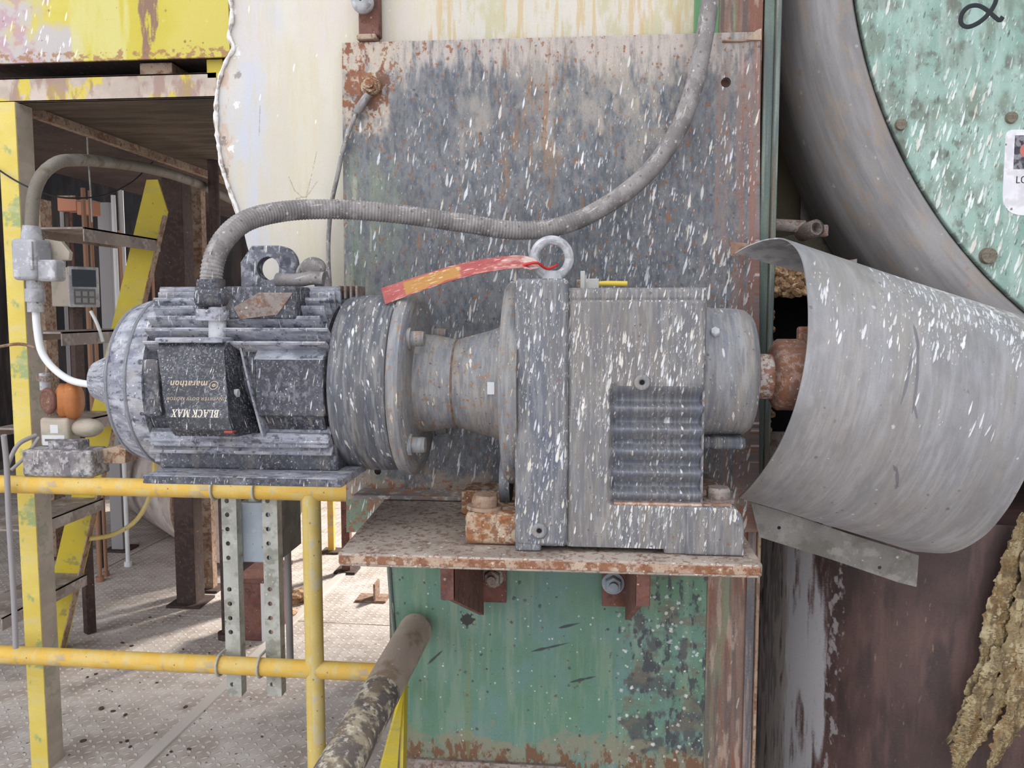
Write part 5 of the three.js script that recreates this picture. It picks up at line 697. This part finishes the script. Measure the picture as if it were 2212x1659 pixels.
// ================================================================ PLATFORM, POST, STAIR
{
  const z = -0.64, t = thing('platform', 'raised platform with a chipped yellow toe plate, seen from below', 'platform', at(250, 215, z));
  const a = at(-60, 134, z), b = at(497, 128, z), y0 = at(250, 130, z).y, g = bx(a.x, b.x, y0, y0 + 0.42, z - 0.01, z, 0.0015); uvShift(g, b.x - 1.0, y0); part(t, 'toe_plate', g, M.toe, 'chipped yellow toe plate');
  const e1 = at(250, 162, z - 0.03).y, e0 = at(250, 216, z - 0.03).y, c = at(-60, 200, z - 0.03), dd = at(469, 200, z - 0.03), h = bx(c.x, dd.x, e0, e1, z - 0.042, z - 0.03, 0.0015); uvShift(h, dd.x - 1.0, e0); part(t, 'edge_beam', h, M.beam, 'edge beam with flakes of yellow paint');
  part(t, 'beam_flange', bx(c.x, dd.x, e1 - 0.006, e1, z - 0.14, z - 0.03, 0.001), M.darkPost); part(t, 'beam_flange', bx(c.x, dd.x, e0, e0 + 0.006, z - 0.14, z - 0.03, 0.001), M.deckUnder);
  const zb = -6.6, xl = at(0, 240, z - 0.1).x + 0.06; const dk = [V(xl, 0), V(dd.x + 0.6, 0), V(dd.x + 0.6, 0), V(xl, 0)];
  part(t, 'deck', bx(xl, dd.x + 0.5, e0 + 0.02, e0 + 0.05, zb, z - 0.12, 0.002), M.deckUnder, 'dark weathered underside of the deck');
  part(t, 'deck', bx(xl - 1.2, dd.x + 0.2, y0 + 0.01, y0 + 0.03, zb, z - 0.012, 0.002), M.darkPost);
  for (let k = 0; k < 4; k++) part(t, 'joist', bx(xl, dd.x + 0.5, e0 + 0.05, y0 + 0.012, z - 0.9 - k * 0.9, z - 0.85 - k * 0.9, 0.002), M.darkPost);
  part(t, 'spacer_block', bx(at(305, 150, z - 0.06).x, at(375, 150, z - 0.06).x, e1 - 0.002, y0 + 0.004, z - 0.16, z - 0.05, 0.003), M.tanPost); part(t, 'spacer_block', bx(at(455, 150, z - 0.06).x, at(490, 150, z - 0.06).x, e1 - 0.02, y0 + 0.004, z - 0.12, z - 0.03, 0.003), M.stairYellow);
  part(t, 'side_beam', bx(xl - 0.015, xl + 0.012, e0 - 0.012, e0 + 0.04, zb, z - 0.12, 0.002), M.tanPost, 'pale side angle under the deck');
}
{
  const PH = at(250, 216, -0.67).y - 0.001, z = -0.655, x0 = at(37, 1080, z).x, x1 = at(75, 1080, z).x, t = thing('steel_post', 'tall yellow fronted steel post beside the stair', 'post', V((x0 + x1) / 2, 0, z - 0.05));
  part(t, 'front_face', bx(x0, x1, 0, PH, z - 0.006, z, 0.002), M.postYellow, 'chipped yellow front face'); part(t, 'side_face', bx(x1 - 0.006, x1 + 0.0005, 0, PH, z - 0.085, z - 0.004, 0.001), M.postGrey, 'dusty bare side face'); part(t, 'core', bx(x0 + 0.001, x1 - 0.005, 0, PH, z - 0.085, z - 0.006, 0.001), M.postGrey);
}
{
  const zf = -1.62, zn = -1.06, t = thing('stair', 'steep plant stair with a yellow stringer and dusty open treads', 'stairs', onFloor(60, 1500));
  const p1 = at(304, 500, zf), p0 = at(152, 1200, zf), d = p1.clone().sub(p0), up = d.clone().normalize(), L0 = (0.0 - p0.y) / up.y, base = p0.clone().addScaledVector(up, L0), top = p1.clone().addScaledVector(up, (at(320, 388, zf).y - p1.y) / up.y);
  const hb = 0.074; const stringer = (z) => extr([V(base.x - hb, 0), V(base.x + hb, 0), V(top.x + hb * 0.9, top.y - 0.14), V(top.x + hb * 0.35, top.y), V(top.x - hb * 0.35, top.y), V(top.x - hb * 0.75, top.y - 0.1)], z, z - 0.008, [], 0.001);
  part(t, 'stringer', stringer(zf), M.stairYellow, 'yellow far stringer');
  const lip = extr([V(base.x + hb - 0.006, 0), V(base.x + hb, 0), V(top.x + hb * 0.9, top.y - 0.16), V(top.x + hb * 0.9 - 0.006, top.y - 0.16)], zf + 0.035, zf, [], 0.0005); part(t, 'stringer_lip', lip, M.tanPost);
  for (const py of [520, 712, 890, 1078, 1243, 1420, 1590]) { const y = at(250, py, zf).y, k = (y - base.y) / up.y, x = base.x + up.x * k; part(t, 'tread', merged(bx(x - 0.10, x + 0.10, y - 0.004, y + 0.004, zf, zn, 0.001), bx(x + 0.094, x + 0.10, y - 0.05, y + 0.004, zf, zn, 0.001), bx(x - 0.10, x - 0.094, y - 0.035, y + 0.004, zf, zn, 0.001)), M.stairTread); }
}
// ================================================================ THINGS ROUND THE POST
{
  const z = -0.60, t = thing('rigid_conduit', 'grey conduit arching down from the platform into a cast junction fitting', 'conduit', at(80, 620, z - 0.05));
  part(t, 'upper_pipe', tube([at(500, 432, -2.2), at(430, 398, -1.8), at(330, 366, -1.3), at(230, 350, -0.95), at(160, 346, -0.74), at(122, 352, -0.64), at(92, 376, z), at(76, 410, z), at(70, 450, z), at(68, 500, z)], 0.0205, 18, 70), M.greyWall); part(t, 'hub', cyl(at(68, 518, z), at(68, 488, z), 0.032, 20, 0.026), M.castGrey);
  const bb = (a, b, c, d, z0, z1, r = 0.01) => bx(at(a, c, z).x, at(b, c, z).x, at(a, d, z).y, at(a, c, z).y, z0, z1, r);
  const q = part(t, 'fitting', merged(bb(41, 92, 517, 606, z - 0.05, z + 0.045, 0.014), bb(88, 131, 562, 608, z - 0.03, z + 0.03, 0.012)), M.castGrey, 'pale cast conduit fitting'); part(q, 'lid', bb(84, 90, 524, 584, z - 0.04, z + 0.05, 0.002), M.castGrey); part(q, 'bracket', extr(poly(z - 0.06, 96, 516, 132, 522, 150, 545, 148, 562, 100, 566), z - 0.06, z - 0.08, [], 0.002), M.postGrey);
  part(t, 'coupling', merged(cyl(at(74, 604, z), at(75, 626, z), 0.024, 18), cyl(at(75, 624, z), at(76, 652, z), 0.030, 8), cyl(at(76, 650, z), at(77, 674, z), 0.024, 18)), M.castGrey);
  part(t, 'lower_pipe', tube([at(77, 670, z), at(80, 710, z), at(90, 760, z), at(112, 792, z), at(150, 820, z), at(205, 832, z), at(250, 836, z - 0.05)], 0.0115, 14, 50), M.whitePipe, 'white flexible lower length');
}
{ // keypad control box on the stair
  const c = at(180, 620, -1.8), t = thing('control_box', 'grey control box with a dark screen and keypad beside the stair', 'control box', V(c.x, c.y - 0.08, c.z)), rotY = 1.0, put = (g) => { g.scale(1.12, 1.12, 1.12); g.rotateY(rotY); g.translate(c.x, c.y, c.z); return g; };
  part(t, 'case', put(bx(-0.062, 0.062, -0.082, 0.082, -0.16, 0, 0.006)), M.postGrey); const f = part(t, 'bezel', put(bx(-0.064, 0.064, -0.085, 0.085, 0, 0.01, 0.005)), M.castGrey, 'pale bezel'); part(f, 'screen', put(bx(-0.05, 0.05, 0.0, 0.072, 0.008, 0.0115, 0.001)), flat(70, 78, 88, 0.25)); part(f, 'keypad', put(bx(-0.045, 0.045, -0.074, -0.008, 0.008, 0.0112, 0.001)), flat(110, 110, 112, 0.5)); for (let j = 0; j < 2; j++) for (let i = 0; i < 3; i++) part(f, 'key', put(bx(-0.038 + i * 0.028, -0.018 + i * 0.028, -0.066 + j * 0.028, -0.046 + j * 0.028, 0.011, 0.0135, 0.001)), flat(150, 150, 150, 0.5));
  part(t, 'stand', put(bx(-0.02, 0.02, -c.y / 1.12, -0.08, -0.1, -0.06, 0.003)), M.darkPost);
}
solo('white_handle', tube([at(196, 672, -1.3), at(210, 700, -1.3), at(222, 738, -1.3)], 0.007, 10, 16), M.whitePipe, 'short white lever hanging under the control box', 'lever');
{ // valve with an orange body standing over the rail
  const z = -0.62, t = thing('valve_regulator', 'dusty regulator valve with an orange bell and a rusty hand wheel', 'valve', at(140, 962, z)), sz = 1.4e-3;
  const wc = at(104, 866, z + 0.03), wh = new THREE.TorusGeometry(0.034, 0.0095, 10, 30); wh.rotateY(-0.5); wh.translate(wc.x, wc.y, wc.z); const hw = part(t, 'hand_wheel', wh, M.redOxide, 'rusty hand wheel'); const di = new THREE.CylinderGeometry(0.036, 0.03, 0.016, 28); di.rotateX(Math.PI / 2); di.rotateY(-0.5); di.translate(wc.x, wc.y, wc.z); part(hw, 'disc', uvBox(di.toNonIndexed()), M.coupling);
  const bell = latheX([[0, 0.0], [0, 0.036], [0.012, 0.052], [0.03, 0.05], [0.034, 0.056], [0.054, 0.057], [0.066, 0.05], [0.076, 0.03], [0.078, 0]], 0, 0, 40); bell.rotateY(0.35); const bp = at(124, 866, z); bell.scale(1, 1.12, 1); bell.translate(bp.x, bp.y, bp.z); part(t, 'bell', bell, M.orange, 'orange bell housing');
  part(t, 'stem', cyl(at(98, 842, z), at(96, 806, z), 0.016, 14), M.castGrey); part(t, 'stem_cap', cyl(at(96, 822, z), at(96, 812, z), 0.024, 8), M.dusty);
  part(t, 'body', merged(bx(at(96, 900, z).x, at(158, 900, z).x, at(96, 962, z).y, at(96, 900, z).y, z - 0.04, z + 0.03, 0.012), uvBox(new THREE.SphereGeometry(0.045, 20, 14).scale(1.2, 0.7, 0.8).translate(at(185, 925, z).x, at(185, 925, z).y, z - 0.01).toNonIndexed())), M.postGrey); part(t, 'name_plate', bx(at(104, 940, z).x, at(152, 940, z).x, at(104, 959, z).y, at(104, 937, z).y, z + 0.029, z + 0.0315, 0.0005), M.white, 'small white label'); part(t, 'name_plate_print', bx(at(110, 940, z).x, at(146, 940, z).x, at(104, 950, z).y, at(104, 945, z).y, z + 0.031, z + 0.0322, 0.0003), M.boxSide); part(t, 'name_plate', bx(at(121, 920, z).x, at(138, 920, z).x, at(121, 933, z).y, at(121, 915, z).y, z + 0.029, z + 0.0312, 0.0005), M.white);
}
{
  const z = -0.52, t = thing('rail_bracket', 'splashed mounting bracket on the yellow rail under the valve', 'bracket', at(120, 1030, z));
  part(t, 'block', merged(bx(at(48, 1000, z).x, at(200, 1000, z).x, 1.062, at(100, 972, z).y, z - 0.1, z + 0.005, 0.012), bx(at(95, 1000, z).x, at(160, 1000, z).x, at(100, 975, z).y, at(100, 955, z).y, z - 0.09, z - 0.02, 0.006)), weathered(204, [112, 106, 110], [150, 144, 142], [[[76, 74, 80], 6, 6, 0.55], [[190, 188, 190], 12, 12, 0.6]], { m: 0.2, drips: 30, spots: 60 }));
  part(t, 'shelf', extr(poly(z - 0.06, 196, 974, 268, 962, 272, 968, 270, 1000, 262, 1002, 200, 1000), z - 0.06, z - 0.14, [], 0.002), M.tanPost);
}
solo('grey_cable', tube([at(8, 940, -0.45), at(14, 1000, -0.47), at(18, 1100, -0.48), at(24, 1200, -0.49), at(30, 1300, -0.49), at(34, 1400, -0.49)], 0.0085, 10, 50), M.greyPipe, 'thin grey cable hanging down in front of the yellow rail', 'cable');
solo('slack_hose', tube([at(-20, 752, -0.6), at(50, 744, -0.62), at(95, 765, -0.64), at(100, 840, -0.66)], 0.005, 8, 40), M.tanPost, 'thin tan hose curving across the yellow post', 'hose');
solo('slack_wire', tube([at(-10, 362, -0.64), at(30, 388, -0.64), at(70, 408, -0.64), at(150, 428, -0.9), at(215, 424, -1.0), at(278, 398, -1.2), at(330, 350, -1.5)], 0.003, 6, 60), M.ink, 'thin dark wire sagging under the platform', 'wire');
solo('hanging_wire', tube([at(187, 262, -1.6), at(190, 330, -1.6), at(196, 420, -1.6), at(199, 480, -1.6)], 0.0035, 6, 20), M.galv, 'thin straight wire hanging from the deck', 'wire');
solo('side_wires', merged(tube([at(14, 1010, -0.52), at(40, 960, -0.55), at(78, 940, -0.6)], 0.007, 8, 20), tube([at(24, 1016, -0.52), at(56, 985, -0.55), at(84, 945, -0.6)], 0.006, 8, 20)), M.greyPipe, 'two grey leads running up to the valve', 'leads');
solo('yellow_hose', tube([at(335, 980, -1.7), at(330, 1040, -1.72), at(316, 1090, -1.74), at(285, 1132, -1.76), at(240, 1156, -1.7), at(192, 1164, -1.6)], 0.011, 12, 50), M.mullion, 'pale yellow hose looping down to the stair stringer', 'hose');
// ================================================================ BACKGROUND: POSTS, PIPES, TANKS
{
  // each: px of the middle, width in px, photo row of the foot (or null with a depth), depth, material, kind, label
  const posts = [
    [395, 42, -2.25, 0, 4.8, M.darkPost, 'post', 'dark brown square post standing on the chequer floor'], [444, 22, -2.5, 0, 4.8, M.tanPost, 'post', 'tan steel post behind the dark brown post'], [745, 18, -2.9, 0, 2.2, M.redOxide, 'post', 'short rusty post beside the casing'], [713, 13, -3.3, 0, 2.2, M.railYellow, 'post', 'thin bright yellow post far behind the rail'],
    [250, 26, -3.2, 0, 4.8, M.greyPipe, 'post', 'pale grey steel post behind the stair'], [548, 70, -2.35, 0, 1.02, M.darkPost, 'post', 'dark stub post behind the junction box'], [365, 26, -5.5, 0, 4.8, M.darkPost, 'post', 'dark narrow post behind the yellow stringer'], [412, 20, -5.45, 0, 4.8, M.tanPost, 'post', 'dusty tan post under the deck edge'], [462, 26, -5.95, 0, 4.8, M.darkPost, 'post', 'dark post near the cream sheet'], [100, 36, -3.0, 0, 4.8, M.tanPost, 'post', 'tan post close behind the yellow post']];
  for (const [px, w, z, y0, yt, m, cat, label] of posts) { const y1 = yt > 4 && z > -5.3 ? (at(250, 216, -0.67).y + 0.018) : yt; const a = at(px - w / 2, 1100, z), b = at(px + w / 2, 1100, z), d = b.x - a.x, t = thing('upright_post', label, cat, V((a.x + b.x) / 2, y0, z), 'background posts'); part(t, 'shaft', bx(a.x, b.x, y0, y1, z - d, z, 0.004), m); part(t, 'base_plate', bx(a.x - 0.04, b.x + 0.04, 0, 0.014, z - d - 0.04, z + 0.04, 0.002), M.darkPost); }
  const pipes = [[205, 9, -2.6, M.copperPipe, 'copper coloured pipe, nearer the stair'], [219, 7, -2.7, M.copperPipe, 'thin copper coloured pipe beside the pale post'], [158, 7, -3.4, M.greyPipe, 'thin grey pipe behind the salmon blocks'], [176, 8, -3.2, M.redOxide, 'reddish pipe behind the salmon blocks'], [268, 9, -2.9, M.whitePipe, 'bright white pipe beside the pale post'], [278, 6, -5.0, M.copperPipe, 'thin tan pipe behind the bright white pipe'], [430, 6, -2.7, M.whitePipe, 'thin white pipe near the tan post'], [345, 6, -5.1, M.copperPipe, 'thin brown pipe behind the stringer'], [398, 5, -5.05, M.greyPipe, 'thin grey pipe between dark posts'], [480, 22, -1.85, M.darkPost, 'thick grey pipe behind the perforated strut'], [300, 7, -5.3, M.darkPost, 'thin dark pipe beside the yellow stringer'], [386, 15, -5.35, M.greyWall, 'stout grey pipe behind the end of the top tread'], [408, 13, -5.3, M.postGrey, 'dusty pipe between the stair and the cream sheet'], [472, 7, -4.5, M.copperPipe, 'thin brown pipe close to the cream sheet edge'], [620, 8, -3.6, M.greyPipe, 'grey pipe behind the rail post'], [636, 14, -4.4, M.whitePipe, 'white pipe far behind the rail post']];
  for (const [px, w, z, m, label] of pipes) { const a = at(px, 1000, z), r = Math.abs(at(px + w / 2, 1000, z).x - a.x), t = thing('upright_pipe', label, 'pipe', V(a.x, 0, z), 'background pipes'); part(t, 'pipe', cyl(V(a.x, 0, z), V(a.x, px > 600 ? 2.2 : (at(250, 216, -0.67).y + 0.018), z), r, 14), m); part(t, 'foot', cyl(V(a.x, 0, z), V(a.x, 0.03, z), r * 1.8, 14), m); }
  const blk = (a, b, c, d, z, label) => { const p = at(a, d, z), q = at(b, c, z), t = thing('salmon_block', label, 'block', V((p.x + q.x) / 2, p.y, z)); part(t, 'face', bx(p.x, q.x, p.y, q.y, z - 0.1, z, 0.006), M.salmon); part(t, 'cap', bx(p.x, q.x, q.y - 0.004, q.y + 0.008, z - 0.1, z + 0.004, 0.003), M.tanPost); part(t, 'stem', bx(p.x + 0.02, p.x + 0.04, 0.0, p.y + 0.01, z - 0.06, z - 0.04, 0.002), M.darkPost); };
  blk(124, 164, 425, 456, -2.8, 'salmon coloured block under the platform, nearer the post'); blk(166, 196, 434, 464, -2.8, 'salmon coloured block under the platform, nearer the copper pipe');
  // long pale trough lying on the floor
  const a = onFloor(470, 1270).add(V(0, 0.42, -0.4)), b = V(a.x - 1.5, 0.42, a.z - 1.5), t = thing('pale_trough', 'big pale dusty round trough lying on the floor behind the stair', 'trough', V((a.x + b.x) / 2, 0, (a.z + b.z) / 2)); part(t, 'shell', tube([a, a.clone().lerp(b, 0.5), b], 0.4, 40, 20), M.paleTank); part(t, 'end_ring', tube([a.clone().lerp(b, 0.02), a.clone().lerp(b, 0.035)], 0.425, 40, 3), M.tanPost);
  // small clutter on the floor
  const c = onFloor(540, 1385), k = thing('red_crate', 'dark red metal crate on the floor behind the struts', 'crate', V(c.x, 0, c.z)); part(k, 'body', bx(c.x - 0.07, c.x + 0.1, 0, 0.3, c.z - 0.3, c.z, 0.01), M.redOxide); part(k, 'stripe', bx(c.x + 0.06, c.x + 0.085, 0.0, 0.3, c.z - 0.01, c.z + 0.002, 0.001), M.white, 'white stripe'); part(k, 'rim', bx(c.x - 0.075, c.x + 0.11, 0.29, 0.31, c.z - 0.31, c.z + 0.008, 0.004), M.redOxide);
  const r = rng(251), gs = []; for (let i = 0; i < 46; i++) { const q = onFloor(160 + r() * 420, 1330 + r() * 310), o = new THREE.DodecahedronGeometry(0.003 + r() * r() * 0.009, 0); o.scale(1, 0.5, 1.4); o.rotateY(r() * 3); o.translate(q.x, 0.003, q.z); gs.push(uvBox(o)); } const f = mesh('floor_debris', merged(...gs), M.darkPost); scene.add(f); tag(f, 'dark scraps of debris scattered on the chequer floor', 'debris', null, 'stuff');
  const sc = (px, py, s, label) => { const q = onFloor(px, py), o = new THREE.IcosahedronGeometry(s, 1), p = o.attributes.position; for (let i = 0; i < p.count; i++) { const e = 0.6 + 0.7 * hash(Math.round(p.getX(i) * 3000), Math.round(p.getY(i) * 3000), px); p.setXYZ(i, p.getX(i) * e, p.getY(i) * e * 0.7, p.getZ(i) * e); } o.computeVertexNormals(); o.translate(q.x, s * 0.35, q.z); solo('rubble_lump', uvBox(o), M.foam, label, 'rubble'); };
  sc(645, 1298, 0.07, 'tan lump of rubble on the bright floor behind the struts'); sc(618, 1330, 0.06, 'smaller tan lump of rubble beside the struts');
  const g2 = onFloor(815, 1300), kk = thing('foot_bracket', 'small steel foot bracket on the floor beside the casing', 'bracket', V(g2.x, 0, g2.z)); part(kk, 'sole', bx(g2.x - 0.12, g2.x + 0.05, 0, 0.012, g2.z - 0.1, g2.z + 0.02, 0.002), M.tanPost); part(kk, 'rib', bx(g2.x - 0.02, g2.x - 0.008, 0.01, 0.1, g2.z - 0.09, g2.z + 0.01, 0.002), M.tanPost);
}
// hanger at the head of the plate
{
  const z = 0.01, t = thing('hanger', 'dusty hanger strap with a pale pulley above the plate', 'hanger', at(790, 85, z)); part(t, 'strap', bx(at(772, 50, z).x, at(817, 50, z).x, at(790, 76, z).y, at(790, 0, z).y + 0.1, -0.03, 0.004, 0.006), M.redOxide); part(t, 'foot', bx(at(770, 80, z).x, at(812, 80, z).x, at(790, 86, z).y, at(790, 72, z).y, -0.03, 0.012, 0.005), M.tanPost);
  const q = at(783, 4, 0.03), g = new THREE.LatheGeometry([[0.004, 0.018], [0.012, 0.02], [0.019, 0.016], [0.0245, 0.01], [0.0255, 0], [0.0245, -0.01], [0.004, -0.012]].map((p) => new THREE.Vector2(...p)), 32); g.rotateX(Math.PI / 2); g.translate(q.x, q.y, 0.03); part(t, 'pulley', uvBox(g.toNonIndexed()), M.castGrey, 'pale round pulley');
}
renderer.render(scene, camera);
